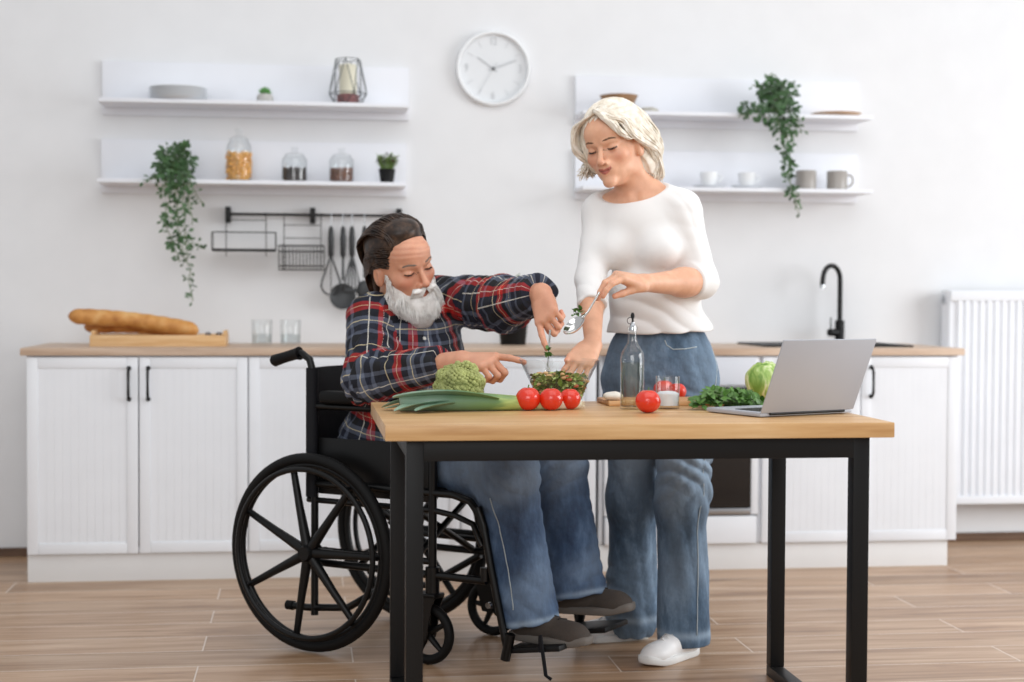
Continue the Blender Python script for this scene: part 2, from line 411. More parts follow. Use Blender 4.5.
m.build('leaf_rosette', mat('succulent_green', (96, 150, 84), .5, var=.2), sc)
# lantern
lx = X_at(348, YS, 85); lz = ZL1
ln = thing('geometric_lantern', (lx, YS, lz), 'geometric black wire lantern with glass panes on the upper left shelf', 'lantern')
def ring(r, z, n=6, off=0): return [Vector((lx+r*math.cos(2*PI*k/n+off), YS+r*math.sin(2*PI*k/n+off), lz+z)) for k in range(n)]
T = ring(.052, .186, 6, .3); Mi = ring(.078, .048, 6, .3+PI/6); B = ring(.056, .003, 6, .3)
m = MB(); g = MB()
for k in range(6):
    for a, b in ((T[k], T[(k+1) % 6]), (Mi[k], Mi[(k+1) % 6]), (B[k], B[(k+1) % 6]), (T[k], Mi[k]), (T[(k+1) % 6], Mi[k]), (Mi[k], B[k]), (Mi[k], B[(k+1) % 6])): m.tube([a, b], .0017, 6)
    g.poly([T[k], T[(k+1) % 6], Mi[k]], [(0, 1, 2)]); g.poly([T[(k+1) % 6], Mi[(k+1) % 6], Mi[k]], [(0, 1, 2)])
m.build('wire_frame', mat('lantern_wire', (52, 60, 62), .4), ln); g.build('glass_panes', M_glass, ln, 0)
o = MB().lathe([(0, 0), (.035, 0), (.036, .115), (.03, .12), (0, .118)], c=(lx, YS, lz+.045), n=24).tube([(lx, YS, lz+.16), (lx, YS, lz+.172)], .0012, 6).build('pillar_candle', mat('candle_wax', (222, 218, 196), .5))
tag(o, 'pale cream pillar candle standing inside the wire lantern', 'candle')
o = MB().lathe([(0, .004), (.046, .004), (.044, .04), (.036, .044), (0, .044)], c=(lx, YS, lz), n=20).build('candle_sand', mat('rosy_pebbles', (132, 92, 92), .9, var=.4, vscale=120, bump=.6))
tag(o, 'rosy brown pebbles at the foot of the candle in the lantern', 'pebbles', kind='stuff')

# jars
def jar(px, R_, H, label, fill, fmat, fname, flabel, seed):
    x = X_at(px, YS, 165); j = thing('glass_jar', (x, YS, ZL2), label, 'jar', 'lidded glass jars on the lower left shelf')
    prof = [(0, 0), (R_*.9, 0), (R_, .006), (R_, H*.62), (R_*.93, H*.7), (R_*.74, H*.76), (R_*.72, H*.78)]
    prof += [(R_*.69, H*.78), (R_*.71, H*.755), (R_*.9, H*.69), (R_*.96, H*.62), (R_*.96, .01), (0, .006)]
    MB().lathe(prof, c=(x, YS, ZL2), n=36).build('body', M_glass2, j)
    MB().lathe([(R_*.8, H*.782), (R_*.8, H*.8), (R_*.5, H*.84), (R_*.2, H*.86), (R_*.16, H*.9), (R_*.3, H*.95), (R_*.28, H*.99), (0, H)], c=(x, YS, ZL2), n=32).build('lid', M_glass2, j)
    rn = random.Random(seed); m = MB(); n = 210
    for k in range(n):
        a = rn.random()*6.28; rr = R_*.86*math.sqrt(rn.random()) if rn.random() < .3 else R_*.86
        z = .014+rn.random()*(fill-.02); c = Vector((x+rr*math.cos(a), YS+rr*math.sin(a), ZL2+z))
        if fname == 'pasta':
            d = Vector((rn.uniform(-1, 1), rn.uniform(-1, 1), rn.uniform(-1, 1))).normalized()*.011
            m.tube([c-d, c, c+d], [.0045, .0058, .0045], 6)
        else: m.sph(c, (.006, .006, .0045), 6, 4)
    m.lathe([(0, .008), (R_*.84, .008), (R_*.84, fill-.01), (0, fill-.006)], c=(x, YS, ZL2), n=20)
    tag(m.build(fname, fmat), flabel, fname.replace('_', ' '), kind='stuff')
M_pasta = mat('dry_pasta', (226, 172, 96), .55, var=.15, vscale=60)
M_bean = mat('dark_beans', (58, 48, 44), .4, var=.5, vscale=80); M_coffee = mat('brown_nuts', (120, 78, 58), .5, var=.4, vscale=60)
jar(239, .05, .215, 'tall lidded glass jar of pale pasta, leftmost jar on the lower left shelf', .122, M_pasta, 'pasta', 'dry golden pasta filling the tall glass jar', 1)
jar(294.5, .051, .142, 'short lidded glass jar of dark beans, middle jar on the lower left shelf', .064, M_bean, 'dark_beans', 'nearly black beans filling the middle glass jar', 2)
jar(341.5, .05, .142, 'short lidded glass jar of brown nuts beside the small potted herb', .066, M_coffee, 'brown_nuts', 'brown nuts filling the glass jar beside the potted herb', 3)
# herb
hx = X_at(387, YS, 165)
hb = thing('potted_herb', (hx, YS, ZL2), 'small leafy herb with dark purple tips in a black pot on the lower left shelf', 'plant')
MB().lathe([(0, 0), (.026, 0), (.034, .058), (.035, .06), (.032, .06), (.03, .054), (0, .052)], c=(hx, YS, ZL2), n=28).build('pot', M_blackp, hb)
m = MB(); m2 = MB(); rn = random.Random(5)
for k in range(70):
    a = rn.random()*6.28; rr = .03*math.sqrt(rn.random()); L = .045+.03*rn.random()
    p0 = Vector((hx+rr*.7*math.cos(a), YS+rr*.7*math.sin(a), ZL2+.05)); d = Vector((math.cos(a)*.45*rr/.03, math.sin(a)*.45*rr/.03, 1)).normalized()
    p1 = p0+d*L; m.tube([p0, p1], .0011, 4)
    for q in range(3):
        dd = Vector((rn.uniform(-1, 1), rn.uniform(-1, 1), rn.uniform(-.2, .8))); (m2 if q and rn.random() < .45 and L > .06 else m).bm
        leaf_mesh(m2 if (L > .058 and rn.random() < .6) else m, p0+d*L*rn.uniform(.5, 1), dd, .016, .011)
m.build('stems_and_leaves', mat('herb_green', (124, 152, 84), .6, var=.25, vscale=60), hb); m2.build('purple_tips', mat('herb_purple', (70, 38, 44), .6, var=.2), hb)

# trailing ivies
def ivy(px, base_z, Y, label, strands, blob, seed, potr=.045, lead=[]):
    x = X_at(px, Y, 160); iv = thing('trailing_ivy', (x, Y, base_z), label, 'plant', 'trailing potted ivies on the wall shelves')
    MB().lathe([(0, 0), (potr*.72, 0), (potr, .07), (potr*1.05, .074), (potr*.93, .074), (potr*.9, .066), (0, .064)], c=(x, Y, base_z), n=28).build('pot', M_soil if False else bpy.data.materials['concrete_grey'], iv)
    rn = random.Random(seed); st = MB(); lf = MB()
    def leaves(pts, every, size, spread):
        for i in range(len(pts)-1):
            n = max(1, int((pts[i+1]-pts[i]).length/every))
            for k in range(n):
                p = pts[i].lerp(pts[i+1], rn.random()); d = Vector((rn.uniform(-1, 1), rn.uniform(-1, .35), rn.uniform(-.9, .5)))
                if d.length < .2: continue
                d.normalize(); q = p+d*spread*rn.random(); st.tube([p, q], .0007, 3, cap=False)
                s = size*rn.uniform(.65, 1.2); leaf_mesh(lf, q, d, s, s*.58, up=(rn.uniform(-.5, .5), -1, rn.uniform(-.2, 1)), bend=.15)
    for s in strands:                       # each strand: list of (px,py,Y)
        pts = [at(*q) for q in s]
        fine = []
        for a, b in zip(pts, pts[1:]):
            for k in range(4): fine.append(a.lerp(b, k/4)+Vector((rn.uniform(-.006, .006), rn.uniform(-.006, .006), 0)))
        fine.append(pts[-1]); st.tube(fine, .0015, 5); leaves(fine, .0075, .022, .022)
    for (cx_, cy_, yy, rad, n) in blob:
        c = at(cx_, cy_, yy)
        for k in range(int(n*.85)):
            d = Vector((rn.gauss(0, 1), rn.gauss(0, .8), rn.gauss(0, 1))).normalized()*rad*rn.uniform(.45, 1.12)
            p = c+d; s = .0225*rn.uniform(.7, 1.3); dd = (d.normalized()+Vector((rn.uniform(-.6, .6), rn.uniform(-.6, .4), rn.uniform(-.8, .4)))).normalized()
            leaf_mesh(lf, p, dd, s, s*.6, up=(rn.uniform(-.4, .4), -1, rn.uniform(0, 1)), bend=.2)
            if k % 3 == 0: st.tube([c, p], .0008, 3, cap=False)
    st.build('stems', M_stem, iv); lf.build('foliage', M_leafd, iv, 180)
ivy(177, ZL2, .46, 'trailing ivy hanging from the lower left shelf down to the worktop level',
    [[(172, 165, .4), (166, 180, .36), (168, 200, .355), (166, 220, .36), (172, 245, .36), (180, 262, .36)],
     [(182, 165, .4), (184, 185, .36), (183, 210, .355), (186, 235, .36), (188, 262, .36), (190, 285, .36), (193, 301, .36)],
     [(178, 165, .4), (176, 190, .35), (177, 215, .35), (181, 240, .355), (186, 262, .36)],
     [(186, 165, .4), (193, 188, .36), (203, 203, .37)], [(168, 165, .4), (156, 178, .36), (143, 180, .36)], [(184, 235, .36), (197, 246, .37), (205, 249, .37)],
     [(170, 175, .37), (161, 195, .36)], [(186, 175, .37), (190, 205, .36), (192, 225, .36)]],
    [(173, 158, .42, .05, 170), (172, 172, .39, .05, 110), (184, 158, .42, .045, 90), (165, 168, .4, .04, 60), (174, 190, .36, .03, 40), (172, 218, .36, .03, 40), (176, 240, .36, .025, 30)], 11)
ivy(777, ZR1, .47, 'bushy ivy on the upper right shelf trailing past the cups shelf',
    [[(775, 100, .42), (778, 120, .36), (783, 140, .36), (787, 160, .36), (789, 180, .36), (795, 200, .36), (799, 213, .36)],
     [(785, 105, .42), (795, 120, .36), (802, 132, .37)], [(765, 105, .42), (750, 112, .37), (738, 117, .37)],
     [(782, 110, .4), (786, 135, .35), (789, 160, .355), (791, 190, .36)], [(775, 90, .42), (768, 78, .42), (772, 72, .43)], [(765, 90, .42), (752, 85, .4)]],
    [(776, 96, .42, .055, 190), (768, 88, .42, .04, 90), (785, 92, .42, .045, 90), (770, 112, .39, .045, 80), (788, 112, .39, .04, 80), (790, 128, .37, .03, 45), (748, 110, .38, .028, 40), (757, 112, .38, .03, 40), (779, 125, .37, .03, 45), (784, 148, .36, .022, 28), (789, 165, .36, .022, 28), (793, 192, .36, .018, 22)], 23)

# right shelf things
bx = X_at(624, YS, 98)
o = MB().lathe([(0, .004), (.035, 0), (.05, .012), (.078, .068), (.08, .072), (.074, .072), (.045, .016), (0, .012)], c=(bx-.022, YS, ZR1), n=36).build('wooden_bowl', mat('brown_bowl_wood', (150, 116, 84), .5, var=.25, vscale=20))
tag(o, 'brown wooden bowl on the upper right shelf just behind the blonde hair', 'bowl')
o = MB().sph((X_at(649, YS, 104), YS, ZR1+.0135), (.041, .03, .0135), 20, 10, disp=lambda v: 1+.06*math.sin(v.x*9+v.y*5)).build('grey_stone', mat('speckled_stone', (186, 182, 172), .8, var=.3, vscale=90), None)
tag(o, 'flat speckled grey stone on the upper right shelf beside the wooden bowl', 'stone')
wx = X_at(836, YS, 111)
o = MB().lathe([(0, 0), (.06, 0), (.085, .005), (.105, .014), (.107, .016), (.1, .016), (.06, .008), (0, .008)], c=(wx, YS, ZR1), n=48).build('wooden_plate', mat('wood_plate', (206, 176, 148), .5, var=.1, vscale=20))
tag(o, 'pale brown wooden plate lying on the right end of the upper right shelf', 'plate')
def cup(px, first=None, label=''):
    x = X_at(px, YS, 176)
    c = thing('coffee_cup', (x, YS, ZR2+.011), label, 'cup', 'white cups on the lower right shelf')
    MB().lathe([(0, .003), (.02, 0), (.022, .004), (.035, .02), (.038, .055), (.0385, .058), (.0355, .056), (.032, .022), (.018, .008), (0, .007)], c=(x, YS, ZR2+.011), n=32).build('bowl', M_china, c)
    MB().tube([(x+.036, YS, ZR2+.058), (x+.052, YS, ZR2+.056), (x+.057, YS, ZR2+.045), (x+.05, YS, ZR2+.034), (x+.035, YS, ZR2+.029)], .0035, 8).build('handle', M_china, c)
def saucer(px, label):
    x = X_at(px, YS, 176)
    o = MB().lathe([(0, .002), (.03, 0), (.035, .002), (.066, .012), (.068, .014), (.064, .0145), (.034, .0095), (0, .0095)], c=(x, YS, ZR2), n=40).build('saucer', M_china); tag(o, label, 'saucer', 'white saucers on the lower right shelf')
saucer(709, 'white saucer under the left cup on the lower right shelf'); cup(709, label='white china cup on the left saucer, nearest the woman')
saucer(747, 'white saucer under the right cup on the lower right shelf'); cup(747, label='white china cup on the right saucer, nearest the hanging ivy')
M_mug = mat('taupe_glaze', (158, 152, 146), .35, var=.04)
def mug(px, label, hd):
    x = X_at(px, YS, 178); c = thing('mug', (x, YS, ZR2), label, 'mug', 'grey mugs on the lower right shelf')
    MB().lathe([(0, .004), (.038, 0), (.043, .004), (.0435, .08), (.042, .082), (.04, .08), (.0395, .008), (0, .008)], c=(x, YS, ZR2), n=36).build('body', M_mug, c)
    a = math.radians(hd); ex = Vector((math.cos(a), math.sin(a), 0)); p = Vector((x, YS, ZR2))
    MB().tube([p+ex*.042+Vector((0, 0, .066)), p+ex*.06+Vector((0, 0, .066)), p+ex*.07+Vector((0, 0, .054)), p+ex*.07+Vector((0, 0, .034)), p+ex*.058+Vector((0, 0, .02)), p+ex*.041+Vector((0, 0, .016))], .0045, 10).build('handle', M_mug, c)
mug(806, 'taupe grey mug partly behind the trailing ivy on the lower right shelf', 40); mug(837, 'taupe grey mug at the right end of the lower right shelf, handle outward', 0)

# ------------------------------------------------------------------ utensil rail
ra, rb = at(228, 215, .56), at(402, 213, .56); zr = 1.4
rl = thing('hanging_rail', ((ra.x+rb.x)/2, .56, zr), 'black metal utensil rail fixed under the lower left shelf', 'rail')
MB().tube([(ra.x-.01, .56, zr), (rb.x+.01, .56, zr)], .0055, 10).build('bar', M_black, rl)
for x in (ra.x, (ra.x+rb.x)/2-.012, rb.x-.012): MB().box((x-.011, .55, zr-.035), (x+.011, .598, zr+.03), .004).build('bracket', M_black, rl)
def wire(m, a, b, r=.0017): m.tube([a, b], r, 6)
yy = .545
x0, x1 = X_at(213, yy, 240), X_at(276, yy, 240); xa, xb = X_at(226, yy, 230), X_at(266, yy, 230); z1 = at(240, 232, yy).z; z0 = at(240, 250, yy).z
rk = thing('wire_rack', ((x0+x1)/2, yy, z0), 'empty black wire spice rack hanging at the left of the rail', 'rack')
m = MB()
for x in (xa, xb): m.tube([(x, .56, zr+.007), (x, .552, zr+.004), (x, .553, zr-.01), (x, .553, z0-.025)], .002, 6)
wire(m, (xa, .553, at(240, 220, yy).z), (xb, .553, at(240, 220, yy).z)); wire(m, (x0, yy, z1), (x1, yy, z1)); wire(m, (x0, yy-.09, z1-.005), (x1, yy-.09, z1-.005))
for x in (x0, x1): m.tube([(x, yy, z1), (x, yy, z0), (x, yy-.09, z0), (x, yy-.09, z1-.005), (x, yy, z1)], .0018, 6)
m.build('wire_frame', M_black, rk); MB().box((x0, yy-.093, z0-.007), (x1, yy+.004, z0+.003), .002).build('tray', M_black, rk)
x0, x1 = X_at(279, yy, 255), X_at(324, yy, 255); zt, zb = at(300, 246, yy).z, at(300, 270, yy).z; xa, xb = X_at(284, yy, 230), X_at(321, yy, 230)
bk = thing('wire_basket', ((x0+x1)/2, yy, zb), 'black wire basket hanging on the rail beside the black utensils', 'basket')
m = MB()
for x in (xa, xb): m.tube([(x, .56, zr+.007), (x, .552, zr+.004), (x, .553, zr-.01), (x, .553, zb)], .002, 6)
for z in (at(300, 225, yy).z, at(300, 238, yy).z): wire(m, (xa, .553, z), (xb, .553, z))
for k in range(14):
    x = x0+(x1-x0)*k/13; m.tube([(x, .55, zt), (x, .55, zb), (x, .47, zb), (x, .465, zt)], .0016, 5)
for z in (zt, zt-.024, zb+.016, zb):
    m.tube([(x0, .466, z), (x1, .466, z), (x1, .55, z), (x0, .55, z)], .002, 5, closed=True)
m.build('wire_mesh', M_black, bk)
# utensils
M_ut = mat('utensil_nylon', (46, 48, 50), .45)
def utensil(px, kind, label, ybot):
    y = .55; x = X_at(px, y, 240); H = at(px, 226, y).z; zb = at(px, ybot, y).z
    u = thing(kind, (x, y, zb), label, kind.replace('_', ' '), 'black kitchen utensils hanging on the rail')
    MB().tube([(x, .567, zr-.004), (x, .566, zr+.008), (x, .555, zr+.008), (x, .553, zr-.01), (x, .552, H-.012)], .0018, 6).build('hook', M_steel, u)
    MB().tube([(x, y, H), (x, y, H-.01), (x, y, H-.05), (x, y, H-.12), (x, y, H-.13)], [.004, .009, .0125, .011, .006], 12, flat=1.0).build('handle', M_ut, u)
    hz = H-.125
    m = MB()
    if kind == 'potato_masher':
        for s in (-1, 1):
            m.tube([(x, y, hz), (x+s*.012, y, hz-.03), (x+s*.036, y-.01, hz-.1), (x+s*.04, y-.015, hz-.125), (x+s*.028, y-.015, hz-.148), (x+s*.008, y-.015, hz-.16)], .0038, 8)
        m.tube([(x, y, hz-.02), (x, y-.01, hz-.15)], .002, 6)
        m.build('wire_loop', M_ut, u)
    elif kind == 'skimmer':
        m.tube([(x, y, hz), (x, y-.004, hz-.1)], [.005, .0055], 8)
        c = Vector((x-.001, y-.016, zb+.052)); Mx = Matrix.Translation(c) @ Matrix.Rotation(math.radians(82), 4, 'X')
        m.lathe([(0, -.012), (.03, -.009), (.052, .002), (.054, .004), (.051, .005), (.03, -.005), (0, -.008)], n=36, M=Mx); m.build('round_head', M_ut, u)
    elif kind == 'slotted_spatula':
        for k in range(5):
            t = (k-2)/2; m.tube([(x, y, hz+.005), (x+t*.014, y-.003, hz-.04), (x+t*.028, y-.01, hz-.1), (x+t*.028, y-.012, zb+.01)], [.004, .0032, .0032, .003], 6)
        m.box((x-.032, y-.016, zb-.002), (x+.032, y-.008, zb+.016), .003); m.build('slotted_blade', M_ut, u)
    else:
        m.tube([(x, y, hz), (x, y-.004, hz-.09)], [.005, .0055], 8)
        m.sph((x, y-.012, zb+.04), (.032, .012, .042), 20, 12); m.build('spoon_head', M_ut, u)
utensil(331, 'potato_masher', 'black masher with a long open wire loop, leftmost of the hanging utensils', 298)
utensil(343, 'skimmer', 'black utensil with a large round flat head, second from the left on the rail', 309)
utensil(352, 'slotted_spatula', 'black slotted spatula, third from the left on the rail', 292)
utensil(364.5, 'serving_spoon', 'black serving spoon hanging nearest the man\'s head, partly hidden by him', 300)

# ------------------------------------------------------------------ things on the worktop
a = at(91, 343, .2); b = at(226, 343, .2); zt = ZW
tr = thing('bamboo_tray', ((a.x+b.x)/2, .3, zt), 'rectangular bamboo tray under the baguettes at the left end of the worktop', 'tray')
m = MB(); m.box((a.x, .16, zt), (b.x, .42, zt+.008), .001); m.box((a.x, .16, zt+.008), (b.x, .172, zt+.043), .002); m.box((a.x, .408, zt+.008), (b.x, .42, zt+.043), .002)
m.build('body', M_tray, tr)
for x in (a.x, b.x-.012):
    m = MB(); m.box((x, .172, zt+.008), (x+.012, .408, zt+.035), .002); m.box((x, .2, zt+.035), (x+.012, .38, zt+.06), .004); m.build('end_grip', M_tray, tr)
def bread_mat():
    s = NT('baguette_crust'); co = s.coord((1, 1, 1)); n = s.n('ShaderNodeTexNoise'); n.inputs['Scale'].default_value = 14; n.inputs['Detail'].default_value = 5; s.l(co, n.inputs[0])
    r = s.ramp(n.outputs[0], [(.3, srgb((166, 104, 46))), (.5, srgb((204, 144, 76))), (.7, srgb((226, 178, 116)))]); s.l(r.outputs[0], s.b.inputs['Base Color']); s.b.inputs['Roughness'].default_value = .6
    s.bump(n.outputs[0], .5, .004); return s.m
M_bread = bread_mat()
def baguette(p0, p1, r, label, seed):
    p0, p1 = Vector(p0), Vector(p1); N = 60; pts = []; rs = []
    for i in range(N+1):
        t = i/N; sag = math.sin(t*PI)*.012
        pts.append(p0.lerp(p1, t)+Vector((0, 0, sag))); e = min(1, min(t, 1-t)*9)
        rr = r*math.sqrt(max(.004, 1-(1-e)**2))*(1+.07*abs(math.sin(t*PI*9+seed))-.03); rs.append(rr)
    o = MB().tube(pts, rs, 20).build('baguette', M_bread, None, 180); tag(o, label, 'bread', 'baguettes on the bamboo tray')
    return o
baguette(at(68, 316, .26), at(199, 331, .24)-Vector((0, 0, .0)), .031, 'long golden baguette lying on top, its end sticking out past the tray', 0)
baguette(at(84, 326, .335)-Vector((0, 0, .004)), at(190, 332, .33), .026, 'second baguette half hidden behind the front one on the tray', 2)
def tumbler(p, r, h, label, name='drinking_glass', fill=.4, group='water glasses on the worktop', liquid=None, seg=40):
    g = thing(name, p, label, 'glass', group)
    MB().lathe([(0, 0), (r*.94, 0), (r*.96, .003), (r, h-.001), (r*.985, h), (r*.96, h-.001), (r*.91, .009), (0, .008)], c=p, n=seg).build('glass_body', M_glass2, g)
    return g
for px, lb, lw_ in ((262, 'clear tumbler of water nearest the bread tray', 'water in the tumbler nearest the bread tray'), (290.5, 'clear tumbler of water nearest the wheelchair', 'water in the tumbler nearest the wheelchair')):
    p = atz(px, 344.5, ZW); p.y = .36; p.x = X_at(px, .36, 335)
    tumbler(p, .041, .1, lb)
    o = MB().lathe([(0, .0085), (.037, .0085), (.0385, .042), (0, .042)], c=p, n=36).build('water', glass('water_'+str(px), (.93, .96, .97), (.6, .66, .68))); tag(o, lw_, 'water', kind='stuff')
for px, lb in ((208, 'tiny glass shaker at the right end of the bamboo tray, nearest the bread'), (219, 'tiny glass shaker in the right corner of the bamboo tray')):
    x = X_at(px, .3, 332); g = thing('glass_shaker', (x, .3, ZW+.008), lb, 'shaker', 'glass shakers on the bamboo tray')
    MB().lathe([(0, 0), (.014, 0), (.015, .02), (.011, .03), (0, .03)], c=(x, .3, ZW+.008), n=16).build('glass_body', M_glass2, g)
    MB().lathe([(.0112, .03), (.0115, .04), (.008, .044), (0, .045)], c=(x, .3, ZW+.008), n=16).build('cap', M_steel, g)
# potted plant behind the arms
pp = Vector((X_at(513, .4, 343), .4, ZW)); pt = thing('potted_plant', pp, 'green plant in a black tapered pot on the worktop behind the man\'s raised arm', 'plant')
MB().lathe([(0, 0), (.05, 0), (.052, .004), (.063, .125), (.066, .128), (.066, .142), (.061, .142), (.058, .12), (0, .118)], c=pp, n=36).build('pot', M_blackp, pt)
MB().lathe([(0, .1185), (.057, .1185)], c=pp+Vector((0, 0, .001)), n=24).build('soil', M_soil, pt)
m = MB(); rn = random.Random(9)
for k in range(34):
    a_ = rn.random()*6.28; t = rn.random(); d = Vector((math.cos(a_)*.5*t+.05, math.sin(a_)*.5*t, 1)).normalized(); L = .09+.05*rn.random(); p0 = pp+Vector((math.cos(a_)*.03*t, math.sin(a_)*.03*t, .118))
    m.tube([p0, p0+d*L], .0015, 4)
    for q in range(3): leaf_mesh(m, p0+d*L*rn.uniform(.6, 1), Vector((rn.uniform(-1, 1), rn.uniform(-1, 1), rn.uniform(-.1, 1))), .045, .024, bend=.3)
m.build('foliage', M_leafm, pt)
o = MB().box((pp.x-.01, .3, ZW), (pp.x+.095, .41, ZW+.004), .001).build('dark_coaster', M_blackp); o.location = (0, -.12, 0)
bpy.data.objects.remove(o)
# sink and faucet
p0 = X_at(757, .2, 345)+.01; p1 = X_at(917, .2, 345)-.05
sk = thing('sink', ((p0+p1)/2, .3, ZW), 'black inset kitchen sink in the right part of the worktop', 'sink')
m = MB(); zt = ZW; m.box((p0, .11, zt), (p1, .14, zt+.008), .003); m.box((p0, .47, zt), (p1, .53, zt+.008), .003); m.box((p0, .14, zt), (p0+.3, .47, zt+.006), .002); m.box((p1-.035, .14, zt), (p1, .47, zt+.008), .003)
m.box((p0+.33, .13, zt+.0005), (p1-.03, .48, zt+.0012)); m.build('rim', M_blackp, sk)
MB().lathe([(0, .0013), (.035, .0013), (.035, .003), (.02, .0025), (0, .002)], c=((p0+.33+p1)/2, .3, zt), n=24).build('drain', M_steel, sk)
fx = X_at(842, .47, 330); fy = .5
ZF = ZW
fc = thing('faucet', (fx, fy, ZW), 'matte black gooseneck faucet standing at the sink', 'faucet')
MB().lathe([(0, .008), (.024, .008), (.024, .012), (.02, .016), (.02, .1), (.014, .104), (0, .104)], c=(fx, fy, ZW), n=28).build('base', M_black, fc)
pts = [(fx, fy, ZW+.1), (fx, fy, ZW+.2)]; c = Vector((fx-.052, fy-.03, ZW+.27)); d = Vector((-.866, -.5, 0))
pts = [Vector((fx, fy, ZW+.1)), Vector((fx, fy, ZW+.18)), Vector((fx, fy, ZW+.26))]
for k in range(1, 13):
    a_ = PI*k/12*.97; pts.append(Vector((fx, fy, ZW+.275))+d*(.055*(1-math.cos(a_)))+Vector((0, 0, .06*math.sin(a_))))
pts.append(pts[-1]+Vector((d.x*.004, d.y*.004, -.03)))
MB().tube(pts, .0105, 16).build('spout', M_black, fc)
MB().tube([pts[-1]+Vector((0, 0, .002)), pts[-1]+Vector((-.001, 0, -.012))], .0115, 16).build('aerator', M_chrome, fc)
MB().tube([(fx-.015, fy-.01, ZW+.05), (fx-.055, fy-.028, ZW+.05)], .016, 20).build('valve', M_black, fc)
MB().tube([(fx-.048, fy-.026, ZW+.064), (fx-.05, fy-.028, ZW+.115)], .003, 8).build('lever', M_black, fc)

# ------------------------------------------------------------------ table
TX0, TX1, TY0, TY1, TZ = 1.241, 2.447, -2.40, -1.62, .775
tb = thing('dining_table', ((TX0+TX1)/2, (TY0+TY1)/2, 0), 'oak topped table on a black square-tube metal frame, food standing on it', 'table')
MB().box((TX0, TY0, TZ-.036), (TX1, TY1, TZ), .003).build('tabletop', M_table, tb)
m = MB(); q = .04
m.box((TX0+.05+q, TY0+.03, TZ-.086), (TX1-.05-q, TY0+.03+.03, TZ-.037), .001); m.box((TX0+.05+q, TY1-.06-.03, TZ-.086), (TX1-.05-q, TY1-.06, TZ-.037), .001)
m.box((TX0+.05, TY0+.03+q, TZ-.077), (TX0+.05+q, TY1-.06-q, TZ-.037), .001); m.box((TX1-.05-q, TY0+.03+q, TZ-.077), (TX1-.05, TY1-.06-q, TZ-.037), .001)
m.build('apron_frame', M_black, tb)
for x in (TX0+.05, TX1-.05-q):
    for y in (TY0+.03, TY1-.06-q): MB().box((x, y, .031), (x+q, y+q, TZ-.037), .002).build('leg', M_black, tb)
    MB().box((x, TY0+.03, .0), (x+q, TY1-.06, .03), .002).build('foot_bar', M_black, tb)

# ------------------------------------------------------------------ things on the table
def ball(name, px, py, r, label, squash=.88, group=None, seed=0):
    p = atz(px, py, TZ); t = thing(name, p, label, 'tomato', group)
    rn = random.Random(seed)
    def dsp(v):
        a_ = math.atan2(v.y, v.x); rr = math.hypot(v.x, v.y)
        return 1+.022*math.cos(5*a_+seed)*rr*max(0, v.z+.2)-.10*math.exp(-(rr/.28)**2)*(1 if v.z > 0 else .35)
    MB().sph(p+Vector((0, 0, r*squash*.99)), (r, r, r*squash), 40, 26, disp=dsp).build('fruit', M_tomato, t, 180)
    m = MB(); top = p+Vector((0, 0, r*squash*1.86))
    for k in range(5):
        a_ = k*1.257+seed; d = Vector((math.cos(a_), math.sin(a_), .15)); leaf_mesh(m, top, d, r*.55, r*.2, bend=.35)
    m.tube([top, top+Vector((.002, .001, .009))], .0016, 6); m.build('calyx', M_leafm, t)
G = 'red tomatoes on the table'
ball('tomato', 528, 410.5, .0325, 'red tomato at the left end of the row of three by the leek', .95, G, 1)
ball('tomato', 551, 410.5, .0305, 'red tomato in the middle of the row of three', .98, G, 2)
ball('tomato', 570, 409.5, .028, 'smaller red tomato at the right end of the row of three', 1.0, G, 3)
ball('tomato', 648, 413, .0325, 'single red tomato standing in front of the oil bottle and salt glass', .93, G, 4)
ball('tomato', 664, 399, .031, 'red tomato just behind the salt glass, left one of two', .9, G, 5)
ball('tomato', 677, 400, .027, 'red tomato just behind the salt glass, right one of two', .92, G, 6)

# leek
lk = thing('leek', atz(470, 410, TZ), 'long green leek with splayed leaves lying along the front of the table', 'leek')
def leek_mat():
    s = NT('leek_green'); tc = s.n('ShaderNodeTexCoord'); sp = s.n('ShaderNodeSeparateXYZ'); s.l(tc.outputs['Object'], sp.inputs[0])
    mr = s.n('ShaderNodeMapRange'); mr.inputs[1].default_value = _lx0; mr.inputs[2].default_value = _lx1; s.l(sp.outputs[0], mr.inputs[0])
    n = s.n('ShaderNodeTexNoise'); n.inputs['Scale'].default_value = 9; n.inputs['Detail'].default_value = 3; mp = s.n('ShaderNodeMapping'); mp.inputs['Scale'].default_value = (1, 9, 9); s.l(tc.outputs['Object'], mp.inputs[0]); s.l(mp.outputs[0], n.inputs[0])
    ad = s.n('ShaderNodeMath', operation='MULTIPLY_ADD'); ad.inputs[1].default_value = .3; s.l(n.outputs[0], ad.inputs[0]); s.l(mr.outputs[0], ad.inputs[2])
    r = s.ramp(ad.outputs[0], [(.15, srgb((146, 170, 150))), (.45, srgb((100, 132, 106))), (.68, srgb((104, 136, 84))), (.8, srgb((168, 186, 108))), (.93, srgb((214, 218, 168))), (1, srgb((236, 232, 214)))])
    s.l(r.outputs[0], s.b.inputs['Base Color']); s.b.inputs['Roughness'].default_value = .4; return s.m
A = at(402, 405, -1.98); _lx0 = at(385, 405, -1.98).x; _lx1 = at(588, 404, -1.93).x
M_leek = leek_mat()
ax = [Vector((at(px, 404, Y).x, Y, TZ+z)) for px, Y, z in ((400, -1.99, .024), (440, -1.985, .026), (480, -1.975, .024), (510, -1.96, .02), (545, -1.945, .017), (572, -1.93, .016), (580, -1.925, .016))]
m = MB(); m.tube(ax, [.022, .024, .0235, .02, .0165, .0155, .013], 20); m.build('stalk', M_leek, lk, 180)
m = MB()
